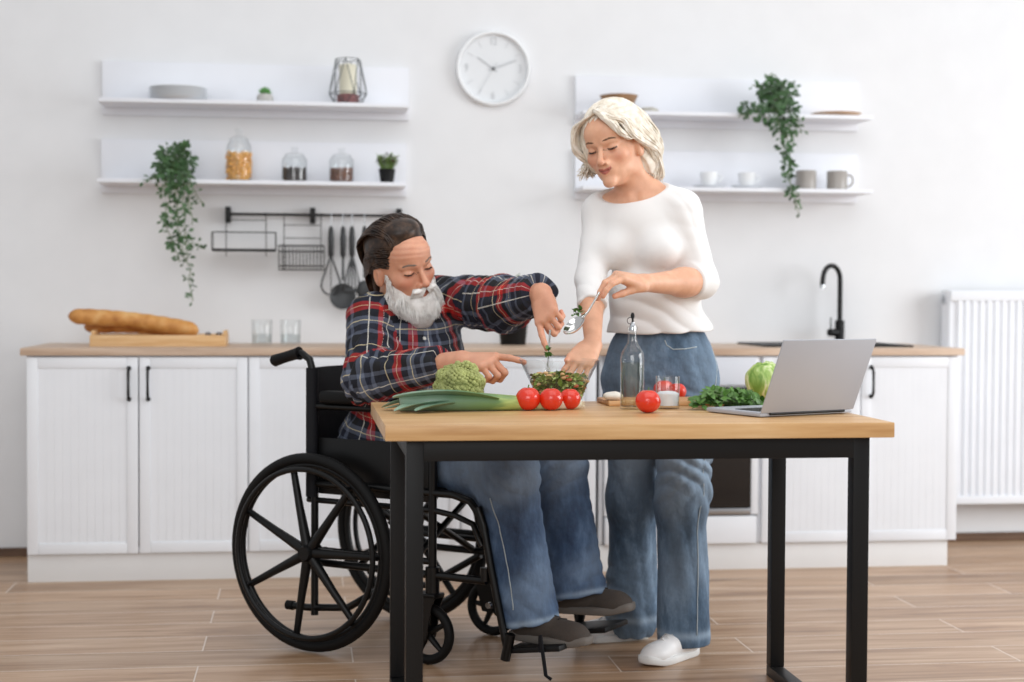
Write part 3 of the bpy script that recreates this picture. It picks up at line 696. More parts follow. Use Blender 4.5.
for k in range(14):
    a_ = k*.449*2; m.tube([ax[-1], ax[-1]+Vector((.012, math.cos(a_)*.009, math.sin(a_)*.008-.003))], .0008, 4)
m.build('roots', M_clove, lk)
def strap_leaf(pts, w_, m):
    pts = [Vector(p) for p in pts]; V = []
    for i, p in enumerate(pts):
        t = (pts[min(i+1, len(pts)-1)]-pts[max(i-1, 0)]).normalized(); sd = t.cross(Vector((0, 0, 1))).normalized(); ww = w_[i]
        V.append([m.bm.verts.new(p+sd*ww*s_+Vector((0, 0, 1))*abs(s_)*ww*.45) for s_ in (-1, -.5, 0, .5, 1)])
    for a_, b_ in zip(V, V[1:]):
        for j in range(4): m.bm.faces.new((a_[j], a_[j+1], b_[j+1], b_[j]))
def P3(px, Y, z): return Vector((at(px, 404, Y).x, Y, TZ+z))
for pts, ws in (([P3(500, -1.985, .03), P3(470, -1.995, .043), P3(435, -2.0, .045), P3(405, -2.0, .038), P3(392, -2.0, .036)], [.012, .026, .03, .026, .012]),
                ([P3(470, -1.97, .02), P3(430, -2.0, .02), P3(405, -2.03, .012), P3(394, -2.06, .006)], [.016, .024, .022, .004]),
                ([P3(450, -1.97, .03), P3(415, -1.95, .028), P3(395, -1.93, .018), P3(381, -1.92, .006)], [.016, .024, .024, .006]),
                ([P3(455, -2.0, .02), P3(430, -2.03, .014), P3(415, -2.06, .005)], [.014, .02, .01]),
                ([P3(440, -1.96, .018), P3(410, -1.94, .012), P3(383, -1.95, .004)], [.016, .022, .005])):
    m = MB(); strap_leaf(pts, ws, m); o = m.build('leaf', M_leek, lk, 180); sm = o.modifiers.new('thickness', 'SOLIDIFY'); sm.thickness = .002; ss = o.modifiers.new('sub', 'SUBSURF'); ss.levels = ss.render_levels = 2

# broccoli
bc = Vector((at(460, 376, -1.9).x, -1.9, TZ+.064)); br = thing('broccoli', (bc.x, bc.y, TZ), 'large pale green broccoli head standing behind the leek', 'broccoli')
M_broc = mat('broccoli_green', (168, 174, 108), .75, var=.28, vscale=22, bump=1.0, bscale=230)
m = MB(); rn = random.Random(4)
import mathutils
m.sph(bc+Vector((0, 0, .0)), (.058, .05, .052), 24, 16)
for k in range(420):
    z = 1-2*(k+.5)/420*.86; a_ = k*2.39996; rr = math.sqrt(max(0, 1-z*z)); d = Vector((rr*math.cos(a_), rr*math.sin(a_), z))
    lump = 1+.14*math.sin(3*a_+z*4)*math.cos(2*a_-5*z)+rn.uniform(-.03, .03)
    c_ = bc+Vector((d.x*.059, d.y*.05, d.z*.053))*lump; r_ = rn.uniform(.0045, .0085)
    def dd(v, s_=k): return 1+.16*math.sin(v.x*9+s_)*math.sin(v.y*8+s_)*math.cos(v.z*9)
    m.sph(c_, r_, 8, 6, disp=dd)
m.build('florets', M_broc, br, 180)
MB().tube([bc+Vector((-.01, 0, -.02)), bc+Vector((-.05, -.012, -.045)), bc+Vector((-.075, -.018, -.052))], [.03, .017, .014], 12).build('stem', mat('broccoli_stem', (198, 204, 140), .6, var=.1), br)

# glass bowl
bp = Vector((X_at(559, -1.78, 385), -1.78, TZ)); bwl = thing('glass_salad_bowl', bp, 'clear flared glass salad bowl between the man and the woman', 'bowl')
MB().lathe([(0, 0), (.052, 0), (.056, .003), (.075, .055), (.1075, .122), (.109, .124), (.106, .1245), (.073, .058), (.052, .008), (0, .007)], c=bp, n=64).build('glass_body', M_glass2, bwl)
m = MB(); rn = random.Random(21); SAL = []
mats = [mat('salad_green', (112, 140, 58), .5, var=.3, vscale=50), mat('salad_pale', (182, 194, 120), .5, var=.2, vscale=50), mat('salad_red', (190, 84, 52), .35, var=.2), mat('salad_beige', (214, 170, 120), .5, var=.15), mat('salad_dark', (66, 86, 40), .5, var=.3)]
def salad():
    bm = MB()
    bm.lathe([(0, .01), (.042, .01), (.06, .055), (.045, .07), (0, .074)], c=bp, n=24)
    for f in bm.bm.faces: f.material_index = 4
    for k in range(760):
        z = rn.uniform(.012, .084); R_ = (.052+.021*z/.055 if z < .055 else .073+.033*(z-.055)/.067)-.004; a_ = rn.random()*6.28; rr = R_*(.97 if rn.random() < .6 else math.sqrt(rn.random()))
        if z > .066: rr *= .88
        c_ = bp+Vector((rr*math.cos(a_), rr*math.sin(a_), z+.01*(1-rr/R_))); mi = rn.choices([0, 1, 2, 3, 4], [6, 4.5, .45, 1, 2.5])[0]
        before = len(bm.bm.faces)
        if mi in (0, 1, 4):
            d = Vector((rn.uniform(-1, 1), rn.uniform(-1, 1), rn.uniform(-.3, .9))).normalized(); L = rn.uniform(.014, .026)
            leaf_mesh(bm, c_-d*L*.5, d, L, L*.6, bend=.4, up=(rn.uniform(-1, 1), rn.uniform(-1, 1), 1))
        else:
            bm.sph(c_, (rn.uniform(.006, .011), rn.uniform(.004, .008), .005), 8, 6, M=None)
        bm.bm.faces.ensure_lookup_table()
        for f in bm.bm.faces[before:]: f.material_index = mi
    o = bm.build('mixed_salad', mats[0], None, 180)
    for mm in mats[1:]: o.data.materials.append(mm)
    tag(o, 'mixed green salad with red and pale vegetable pieces inside the glass bowl', 'salad', kind='stuff')
salad()

# oil bottle
ob = atz(632, 409, TZ); bt = thing('oil_bottle', ob, 'clear glass oil bottle with a black pouring spout on the table', 'bottle')
MB().lathe([(0, 0), (.029, 0), (.0315, .003), (.0315, .135), (.029, .148), (.02, .163), (.013, .175), (.0115, .19), (.0115, .207), (.0135, .209), (.0135, .215), (.0125, .216), (.0095, .214), (.0095, .188), (.011, .174), (.027, .147), (.0295, .134), (.0295, .007), (0, .006)], c=ob, n=48).build('glass_body', M_glass2, bt)
MB().lathe([(0, .206), (.0095, .206), (.0095, .216), (.006, .222), (.0045, .228), (0, .228)], c=ob, n=20).build('stopper', M_chrome, bt)
MB().tube([ob+Vector((0, 0, .226)), ob+Vector((0, 0, .24))], .0025, 10).tube([ob+Vector((0, 0, .238)), ob+Vector((0, 0, .246)), ob+Vector((0, 0, .253))], [.0045, .0055, .003], 12).build('spout', M_blackp, bt)
MB().torus(ob+Vector((-.006, 0, .232)), .0085, .0009, 'y', 24, 6).build('cap_ring', M_blackp, bt)
o = MB().lathe([(0, .0065), (.029, .0065), (.029, .122), (0, .122)], c=ob, n=40).build('olive_oil', glass('pale_oil', (.965, .955, .86), (.72, .72, .5))); tag(o, 'pale yellow oil inside the glass bottle', 'oil', kind='stuff')
# salt glass
sp_ = atz(667.5, 408.5, TZ); tumbler(sp_, .032, .086, 'small clear glass of salt between the front tomato and the laptop', 'salt_glass', group='salt glass')
o = MB().lathe([(0, .0085), (.0288, .0085), (.0298, .04), (.02, .045), (0, .047)], c=sp_, n=36).build('salt', mat('white_salt', (240, 240, 242), .9, bump=.5, bscale=400)); tag(o, 'white salt filling the lower half of the small glass', 'salt', kind='stuff')
# cutting board, knife, onion, greens, lettuce
cb = thing('cutting_board', (2.15, -1.73, TZ), 'wooden cutting board at the far side of the table under the lettuce', 'board')
bx0, bx1 = X_at(604, -1.76, 400), X_at(775, -1.7, 400)
MB().box((bx0, -1.83, TZ), (bx1, -1.65, TZ+.014), .005).build('board', M_board, cb)
o = MB().sph((X_at(614, -1.8, 400), -1.79, TZ+.014+.0115), (.028, .022, .0125), 24, 14, disp=lambda v: 1+.04*math.sin(6*v.x)).build('white_mushroom', mat('mushroom_white', (226, 220, 210), .6, var=.05)); tag(o, 'off-white oval mushroom lying on the left end of the cutting board', 'mushroom')
lc = Vector((X_at(764, -1.72, 380), -1.72, TZ+.014+.048)); lt = thing('lettuce', (lc.x, lc.y, TZ+.014), 'round pale green head of lettuce beside the laptop screen', 'lettuce')
def let_mat():
    s = NT('lettuce_leaf'); co = s.coord(); n = s.n('ShaderNodeTexNoise'); n.inputs['Scale'].default_value = 16; n.inputs['Detail'].default_value = 5; n.inputs['Distortion'].default_value = 1.2
    mp = s.n('ShaderNodeMapping'); mp.inputs['Scale'].default_value = (1.8, 1.8, .6); s.l(co, mp.inputs[0]); s.l(mp.outputs[0], n.inputs[0])
    r = s.ramp(n.outputs[0], [(.35, srgb((112, 152, 62))), (.5, srgb((164, 194, 104))), (.62, srgb((220, 228, 178)))]); s.l(r.outputs[0], s.b.inputs['Base Color']); s.b.inputs['Roughness'].default_value = .45; s.bump(n.outputs[0], .6, .006); return s.m
M_let = let_mat()
m = MB()
for k in range(9):
    a0 = k*.7; M_ = Matrix.Translation(lc) @ Matrix.Rotation(a0, 4, 'Z') @ Matrix.Rotation(.25*math.sin(k*2.1), 4, 'X')
    rr = .046+.0012*k
    n_, q_ = 16, 12; V = []; Fc = []
    for i in range(n_+1):
        for j in range(q_+1):
            th = -1.25+2.5*i/n_; ph = -1.35+2.6*j/q_; fr = 1+.035*math.sin(th*9+k)*math.sin(ph*5)+(.06 if j == q_ else 0)*math.sin(i*2.3)
            V.append(M_ @ Vector((rr*fr*math.cos(ph)*math.cos(th), rr*fr*math.cos(ph)*math.sin(th), rr*fr*math.sin(ph))))
    for i in range(n_):
        for j in range(q_): Fc.append((i*(q_+1)+j, (i+1)*(q_+1)+j, (i+1)*(q_+1)+j+1, i*(q_+1)+j+1))
    m.poly(V, Fc)
m.build('leaves', M_let, lt, 180)
gr = thing('parsley_bunch', atz(728, 404, TZ), 'bunch of dark green parsley and rocket leaves left of the laptop', 'herbs')
m = MB(); st = MB(); rn = random.Random(31)
for k in range(230):
    u_ = rn.random(); px = 697+u_*66; Y = rn.uniform(-1.99, -1.85); h = .006+.028*math.sin(PI*min(1, u_*1.1))*rn.random()+(.03 if (px < 728 and px > 706) else .015)*rn.random()
    p = Vector((X_at(px, Y, 400), Y, TZ+h)); d = Vector((rn.uniform(-1, .5), rn.uniform(-1, .4), rn.uniform(-.3, .7))).normalized(); L = rn.uniform(.016, .03)
    for q in range(3):
        e = (d+Vector((rn.uniform(-.6, .6), rn.uniform(-.6, .6), rn.uniform(-.3, .3)))).normalized(); leaf_mesh(m, p, e, L, L*.5, bend=.25, up=(rn.uniform(-.4, .4), -.6, 1))
    st.tube([Vector((X_at(770, Y, 400), Y+.02, TZ+.01)), p], .0009, 3, cap=False) if k % 5 == 0 else None
for v in m.bm.verts: v.co.z = max(v.co.z, TZ+.001)
m.build('leaves', mat('parsley_green', (78, 118, 48), .5, var=.45, vscale=60), gr, 180); st.build('stems', M_stem, gr)

# laptop
H1 = atz(761, 418, TZ); H2 = atz(853, 413.5, TZ); dx_ = (H2-H1); W_ = dx_.length; dx_.normalize(); n_ = Vector((-dx_.y, dx_.x, 0)); D_ = .212
lp = thing('laptop', (H1+H2)/2, 'open silver laptop seen from behind at the right end of the table', 'laptop')
M_alu = mat('laptop_aluminium', (178, 182, 190), .5, .2)
Ml = Matrix(((dx_.x, n_.x, 0, H1.x), (dx_.y, n_.y, 0, H1.y), (0, 0, 1, TZ), (0, 0, 0, 1)))
MB().box((0, .004, .002), (W_, D_, .013), .004, M=Ml).build('base', M_alu, lp)
m = MB()
for r_ in range(5):
    for c_ in range(14): m.box((.02+c_*(W_-.04)/14+.001, .03+r_*.019, .0131), (.02+(c_+1)*(W_-.04)/14-.001, .03+r_*.019+.016, .0145), 0, M=Ml)
m.build('keyboard', M_blackp, lp); MB().box((W_*.33, .14, .0131), (W_*.67, .2, .0136), 0, M=Ml).build('trackpad', M_alu, lp)
al = math.radians(24); Mt = Ml @ Matrix.Translation((0, .004, .011)) @ Matrix.Rotation(al, 4, 'X')
ld = MB().box((0, -.0045, .002), (W_, 0, .200), .002, M=Mt).build('lid', M_alu, lp)
MB().box((.006, .0002, .01), (W_-.006, .001, .193), 0, M=Mt).build('screen', mat('dark_screen', (18, 20, 26), .1), ld)
MB().tube([Ml @ Vector((.03, .002, .009)), Ml @ Vector((W_-.03, .002, .009))], .004, 12).build('hinge', M_blackp, lp)

# ------------------------------------------------------------------ wheelchair (built in its own frame: x forward, y to the sitter's left)
WO = Vector((1.242, -1.039, 0)); WA = math.radians(-38)
wc = thing('wheelchair', WO, 'black manual wheelchair in which the bearded man sits', 'wheelchair', rz=WA)
M_frame = mat('chair_frame_black', (9, 9, 10), .3, spec=.35, bump=.03, bscale=200)
M_seatf = mat('black_nylon_fabric', (20, 21, 26), .7, spec=.25, bump=.35, bscale=260)
M_spoke = mat('black_spoke_plastic', (12, 12, 13), .42, spec=.3)
def wl(name, m, mt, par=None, sm=40): return m.build(name, mt, par or wc, sm, local=True)
for sd in (-1, 1):
    y = sd*.27; yo = y+sd*.0
    tire = wl('drive_wheel', MB().torus((0, y, .3), .281, .0175, 'y', 72, 12), M_rubber, None, 180)
    rm = MB().torus((0, y, .3), .262, .011, 'y', 72, 10); wl('rim', rm, M_spoke, tire, 180)
    hr = MB().torus((0, y+sd*.032, .3), .252, .0085, 'y', 72, 10); wl('handrim', hr, M_spoke, tire, 180)
    m = MB()
    for k in range(7):
        a_ = 2*PI*k/7+math.radians(1.5); d = Vector((math.cos(a_), 0, math.sin(a_)))
        if sd < 0 or k: pass
        m.tube([Vector((0, y+sd*.008, .3))+d*.02, Vector((0, y+sd*.006, .3))+d*.14, Vector((0, y, .3))+d*.255], [.0165, .0125, .0105], 10, up=(0, 1, 0))
        m.tube([Vector((0, y, .3))+d*.256, Vector((0, y+sd*.032, .3))+d*.252], .006, 6)
    wl('spokes', m, M_spoke, tire, 60)
    wl('hub', MB().tube([(0, y-sd*.03, .3), (0, y+sd*.02, .3), (0, y+sd*.034, .3)], [.026, .027, .02], 20), M_spoke, tire)
    yf = sd*.215
    # side frame
    m = MB()
    m.tube([(-.025, yf, .10), (-.025, yf, .6), (-.027, yf, .82), (-.045, yf, .875), (-.075, yf, .893), (-.105, yf, .889)], .0115, 12)
    m.tube([(-.05, yf, .5), (.3, yf, .5), (.47, yf, .5), (.53, yf, .485), (.56, yf, .45), (.575, yf, .4)], .0115, 12)
    m.tube([(-.05, yf, .262), (.585, yf, .262)], .0115, 12); m.tube([(-.112, yf, .12), (-.05, yf, .12), (.1, yf, .135), (.3, yf, .25)], .0115, 12)
    m.tube([(.402, yf, .2), (.402, yf, .735)], .0125, 12); m.tube([(-.05, yf, .45), (.402, yf, .45)], .009, 10)
    m.tube([(.02, yf, .3), (0, y*.98, .3)], .012, 12); m.tube([(-.05, yf, .33), (0, yf, .3), (.4, yf, .3)], .01, 8)
    m.tube([(-.05, yf, .735), (.402, yf, .735)], .0105, 10)
    wl('side_frame', m, M_frame)
    wl('anti_tip_cap', MB().tube([(-.13, yf, .12), (-.105, yf, .12)], .0145, 14), M_rubber)
    wl('push_handle', MB().tube([(-.083, yf, .893), (-.10, yf, .89), (-.145, yf, .878), (-.18, yf, .868), (-.187, yf, .865)], [.021, .0175, .017, .019, .014], 16), M_rubber)
    wl('armrest_pad', MB().box((.005, yf-.026, .745), (.30, yf+.026, .783), .014, seg=3), M_rubber)
    wl('side_panel', MB().box((-.015, yf-.008*sd-.004, .47), (.392, yf-.008*sd+.004, .64), .003), mat('skirt_black', (13, 13, 14), .38, spec=.3) if sd < 0 else bpy.data.materials['skirt_black'])
    # caster
    cx_, r_ = (.385 if sd < 0 else .345), .09
    cs = wl('caster_wheel', MB().torus((cx_, yf, r_), r_-.014, .0145, 'y', 40, 10), M_rubber, None, 180)
    m = MB()
    for k in range(5):
        a_ = 2*PI*k/5+.5; d = Vector((math.cos(a_), 0, math.sin(a_))); m.tube([(cx_, yf, r_), Vector((cx_, yf, r_))+d*(r_-.02)], [.012, .007], 8)
    m.tube([(cx_, yf-.016, r_), (cx_, yf+.016, r_)], .017, 16); wl('caster_spokes', m, M_spoke, cs)
    m = MB()
    for s2 in (-1, 1):
        yy2 = yf+s2*.024
        Mx = Matrix(((1, 0, 0, 0), (0, 0, 1, yy2-.003), (0, 1, 0, 0), (0, 0, 0, 1)))
        m.prism([(cx_-.022, r_-.01), (cx_+.012, r_-.014), (cx_+.03, .17), (cx_+.042, .205), (cx_-.03, .205), (cx_-.045, .16)], .006, M=Mx)
    m.box((cx_-.03, yf-.027, .196), (cx_+.042, yf+.027, .21), .003); m.tube([(.402, yf, .2), (.402, yf, .285)], .021, 16); wl('caster_fork', m, M_frame)
    # leg rest
    m = MB(); m.tube([(.555, yf, .47), (.575, yf, .42), (.6, yf, .3), (.655, yf, .07)], .011, 12); m.tube([(.402, yf, .45), (.48, yf, .44), (.54, yf-sd*.0, .42), (.57, yf, .36)], .009, 10)
    m.tube([(.58, yf, .30), (.58, yf, .262)], .014, 10); m.tube([(.648, yf, .045), (.665, yf, .12)], .0145, 10)
    lr = wl('leg_rest', m, M_frame)
    wl('clamp_knob', MB().tube([(.61, yf-.02*1, .2), (.61, yf-.033, .2)], .009, 12), M_chrome, lr)
    Mf = Matrix.Translation((.655, yf, .062)) @ Matrix.Rotation(math.radians(-9), 4, 'Y')
    wl('footplate', MB().box((-.01, min(-sd*.15, 0), 0), (.17, max(-sd*.15, 0), .016), .005, M=Mf), M_blackp, lr)
    wl('calf_pad', MB().box((.605, min(yf-sd*.012, yf-sd*.09), .28), (.625, max(yf-sd*.012, yf-sd*.09), .375), .008), M_seatf, lr)
    m = MB(); m.tube([(.36, yf, .505), (.35, yf+sd*.012, .54), (.33, yf+sd*.02, .60)], .006, 8); wl('brake_lever', m, M_frame)
    if sd < 0: wl('heel_strap', MB().tube([(.76, -.215, .08), (.765, -.222, .13), (.785, -.225, .02), (.80, -.22, -.0+.01)], .003, 6, flat=2), M_seatf, lr)
wl('seat', MB().box((-.04, -.205, .488), (.43, .205, .512), .01), M_seatf)
m = MB(); n_ = 10; V = []; Fc = []
for i in range(n_+1):
    for j in range(8):
        t = i/n_*2-1; z = .52+.33*j/7; xx = -.037-.028*(1-t*t)+.004*math.sin(j*2+i); V += [(xx, t*.222, z), (xx-.008, t*.222, z)]
for i in range(n_):
    for j in range(7):
        a_ = (i*8+j)*2; b_ = ((i+1)*8+j)*2; Fc += [(a_, b_, b_+2, a_+2), (a_+1, a_+3, b_+3, b_+1)]
for i in range(n_):
    a_ = (i*8)*2; b_ = ((i+1)*8)*2; Fc.append((a_, a_+1, b_+1, b_)); a_ += 14; b_ += 14; Fc.append((a_, b_, b_+1, a_+1))
m.poly(V, Fc)
for s_ in (-1, 1): m.tube([(-.033, s_*.218, .46), (-.033, s_*.218, .85)], .019, 12)
wl('backrest', m, M_seatf, None, 60)
m = MB(); m.tube([(.12, -.2, .47), (.12, .2, .27)], .010, 10); m.tube([(.14, .2, .47), (.14, -.2, .27)], .010, 10); m.tube([(.28, -.2, .47), (.28, .2, .27)], .010, 10); m.tube([(.3, .2, .47), (.3, -.2, .27)], .010, 10)
wl('cross_brace', m, M_frame)
# ------------------------------------------------------------------ implicit surfaces for bodies and clothes
F32 = np.float32
def V3(v): return np.array(v, dtype=np.float64)
def nrm(v): v = V3(v); return v/np.linalg.norm(v)
def frame(fwd, up):                       # columns: left, forward, up
    f = nrm(fwd); u = V3(up)-f*np.dot(V3(up), f); u = nrm(u); l = np.cross(u, f)
    return np.stack([l, f, u], 1)
def cone(a, b, ra, rb, k=.02, kind='u'):
    a, b = V3(a), V3(b); c = (a+b)/2; R = np.linalg.norm(b-a)/2+max(ra, rb); ab = b-a; L2 = max(ab@ab, 1e-9)
    def f(P):
        t = np.clip((P-a)@ab/L2, 0, 1); q = P-a-t[:, None]*ab
        return np.sqrt((q*q).sum(1))-(ra+t*(rb-ra))
    return (kind, f, k, c, R)
def ell(c, r, k=.02, M=None, kind='u'):
    c, r = V3(c), V3(r); M = np.eye(3) if M is None else M
    def f(P):
        q = (P-c)@M; k0 = np.sqrt(((q/r)**2).sum(1)); k1 = np.sqrt(((q/r**2)**2).sum(1))+1e-9
        return k0*(k0-1)/k1
    return (kind, f, k, c, float(r.max()))
def cut(p, n, k=.004):                    # keep the side opposite to n
    p, n = V3(p), nrm(n); return ('i', lambda P: (P-p)@n, k, None, 0)
def cut_near(p, n, r, k=.003):            # the same, only within r of p
    p, n = V3(p), nrm(n)
    def f(P):
        q = P-p; return np.where((q*q).sum(1) < r*r, q@n, -1.0)
    return ('i', f, k, None, 0)
def group(ops, k=.01):
    cs = [o[3] for o in ops if o[3] is not None]; lo = np.min([c for c in cs], 0); hi = np.max([c for c in cs], 0); c = (lo+hi)/2
    R = max(np.linalg.norm(o[3]-c)+o[4] for o in ops if o[3] is not None)
    return ('u', lambda P: ev(ops, P), k, c, R)
def disp(f): return ('n', f, 0, None, 0)
def ev(ops, P):
    d = np.full(len(P), 1.0)
    for kind, f, k, c, R in ops:
        if kind == 'n': d = d+f(P); continue
        x = f(P)
        if kind == 'u':
            h = np.maximum(k-np.abs(d-x), 0)/k; d = np.minimum(d, x)-h*h*k*.25
        else:
            if kind == 's': x = -x
            h = np.maximum(k-np.abs(d-x), 0)/k; d = np.maximum(d, x)+h*h*k*.25
    return d
def cull(ops, cc, hr):
    o2 = []
    for o in ops:
        if o[3] is not None and np.linalg.norm(o[3]-cc)-o[4]-hr > .05: continue
        o2.append(o)
    return o2
def grad(ops, P, e=.0008):
    K = np.array([[1, -1, -1], [-1, -1, 1], [-1, 1, -1], [1, 1, 1]], float)
    g = np.zeros_like(P)
    for k in K: g += k*ev(ops, P+k*e)[:, None]
    return g/np.maximum(np.linalg.norm(g, axis=1, keepdims=True), 1e-9)
def snap(ops, P, it=4):
    P = np.array(P, float)
    for _ in range(it): P = P-grad(ops, P)*ev(ops, P)[:, None]
    return P
def polygonize(ops, lo, hi, h):
    B = 8; lo = V3(lo); nb = np.ceil((V3(hi)-lo)/(B*h)).astype(int); n = nb*B+1
    D = np.full(n, 1.0, F32)
    I = np.stack(np.meshgrid(*[np.arange(k) for k in nb], indexing='ij'), -1).reshape(-1, 3)
    cen = lo+(I+.5)*B*h; dc = np.concatenate([ev(ops, cen[i:i+50000]) for i in range(0, len(cen), 50000)])
    keep = np.abs(dc) < B*h*1.35+.004
    for i in np.nonzero((dc < 0) & ~keep)[0]:
        a = I[i]*B; D[a[0]:a[0]+B+1, a[1]:a[1]+B+1, a[2]:a[2]+B+1] = -1
    K = I[keep]; sup = K//4; key = sup[:, 0]*1000003+sup[:, 1]*1009+sup[:, 2]
    off = np.stack(np.meshgrid(*[np.arange(B+1)]*3, indexing='ij'), -1).reshape(-1, 3)
    for kk in np.unique(key):
        bl = K[key == kk]; idx = (bl[:, None, :]*B+off[None]).reshape(-1, 3); idx = np.unique(idx, axis=0)
        P = lo+idx*h; a, b = P.min(0), P.max(0); o2 = cull(ops, (a+b)/2, np.linalg.norm(b-a)/2)
        D[idx[:, 0], idx[:, 1], idx[:, 2]] = ev(o2, P)
    S = D < 0; c = np.zeros(tuple(n-1), np.uint8)
    for dx in (0, 1):
        for dy in (0, 1):
            for dz in (0, 1): c += S[dx:n[0]-1+dx, dy:n[1]-1+dy, dz:n[2]-1+dz]
    A = np.argwhere((c > 0) & (c < 8)); vid = np.full(tuple(n-1), -1, np.int32); vid[A[:, 0], A[:, 1], A[:, 2]] = np.arange(len(A))
    cor = np.array([(x, y, z) for x in (0, 1) for y in (0, 1) for z in (0, 1)]); vals = np.stack([D[A[:, 0]+q[0], A[:, 1]+q[1], A[:, 2]+q[2]] for q in cor], 1).astype(float)
    acc = np.zeros((len(A), 3)); cnt = np.zeros(len(A))
    for i in range(8):
        for j in range(i+1, 8):
            if np.abs(cor[i]-cor[j]).sum() != 1: continue
            m = (vals[:, i] < 0) != (vals[:, j] < 0); den = np.where(m, vals[:, i]-vals[:, j], 1); t = vals[:, i]/den
            acc[m] += (cor[i]+t[:, None]*(cor[j]-cor[i]))[m]; cnt[m] += 1
    P = lo+(A+acc/cnt[:, None])*h
    faces = []
    for ax in range(3):
        sl0 = [slice(None)]*3; sl1 = [slice(None)]*3; sl0[ax] = slice(0, -1); sl1[ax] = slice(1, None)
        s0, s1 = S[tuple(sl0)], S[tuple(sl1)]; E = np.argwhere(s0 != s1); b, cc = [(1, 2), (2, 0), (0, 1)][ax]
        E = E[(E[:, b] > 0) & (E[:, cc] > 0) & (E[:, b] < n[b]-1) & (E[:, cc] < n[cc]-1)]
        def cell(db, dc_):
            q = E.copy(); q[:, b] += db; q[:, cc] += dc_; return vid[q[:, 0], q[:, 1], q[:, 2]]
        Q = np.stack([cell(-1, -1), cell(0, -1), cell(0, 0), cell(-1, 0)], 1); ins = S[E[:, 0], E[:, 1], E[:, 2]]
        Q[~ins] = Q[~ins][:, ::-1]; faces.append(Q)
    Fq = np.concatenate(faces); Fq = Fq[(Fq >= 0).all(1)]
    # one relaxation step onto the surface, chunked
    order = np.argsort((P[:, 2]//.12)*1e4+(P[:, 0]//.12)*1e2+(P[:, 1]//.12), kind='stable'); kk = (P[:, 2]//.12)*1e4+(P[:, 0]//.12)*1e2+(P[:, 1]//.12)
    for u in np.unique(kk):
        m = kk == u; Q = P[m]; a, b = Q.min(0), Q.max(0); o2 = cull(ops, (a+b)/2, np.linalg.norm(b-a)/2)
        g = grad(o2, Q); d = ev(o2, Q); P[m] = Q-g*np.clip(d, -h, h)[:, None]
    return P, Fq
def np_mesh(name, P, Fq):
    me = bpy.data.meshes.new(name); me.vertices.add(len(P)); me.vertices.foreach_set('co', np.ascontiguousarray(P, F32).ravel())
    me.loops.add(len(Fq)*4); me.loops.foreach_set('vertex_index', np.ascontiguousarray(Fq, np.int32).ravel())
    me.polygons.add(len(Fq)); me.polygons.foreach_set('loop_start', np.arange(len(Fq), dtype=np.int32)*4); me.polygons.foreach_set('loop_total', np.full(len(Fq), 4, np.int32))
    me.update(); me.validate(); return me
def bounds(ops, pad=.03):
    lo = np.min([o[3]-o[4] for o in ops if o[0] == 'u'], 0)-pad; hi = np.max([o[3]+o[4] for o in ops if o[0] == 'u'], 0)+pad; return lo, hi
def sdf_obj(name, ops, h, m, parent=None, color=None, uv=None):
    lo, hi = bounds(ops); P, Fq = polygonize(ops, lo, hi, h); me = np_mesh(name, P, Fq)
    if color is not None:
        c = color(P); a = me.color_attributes.new('Col', 'FLOAT_COLOR', 'POINT'); a.data.foreach_set('color', np.concatenate([c, np.ones((len(c), 1))], 1).astype(F32).ravel())
    if uv is not None:
        U = uv(P, Fq); l = me.uv_layers.new(name='weave'); l.data.foreach_set('uv', U.astype(F32).ravel())
    return link(name, me, m, parent, 180)
def smooth01(x): x = np.clip(x, 0, 1); return x*x*(3-2*x)
def lin(c): return np.array(srgb(c)[:3])
def wav(P, s, seed=0):                    # cheap smooth noise in -1..1
    r = np.random.RandomState(seed); o = 0
    for i in range(4):
        k = r.normal(size=3); k = k/np.linalg.norm(k)*s*r.uniform(.7, 1.5); o = o+np.sin(P@k+r.uniform(0, 6)+1.3*np.sin(P@r.normal(size=3)*s*.5+r.uniform(0, 6)))
    return o/4
def folds(P, axis, freq, amp, seed, sharp=2, warp=.02):   # long soft ridges running across `axis`
    a = nrm(axis); w_ = warp*wav(P, 14, seed)+.5*warp*wav(P, 32, seed+5); x = (P@a+w_)*freq
    r = np.sqrt(np.sin(x)**2+.03); m_ = smooth01(.45+1.1*wav(P, 11, seed+9))
    return -amp*r*m_

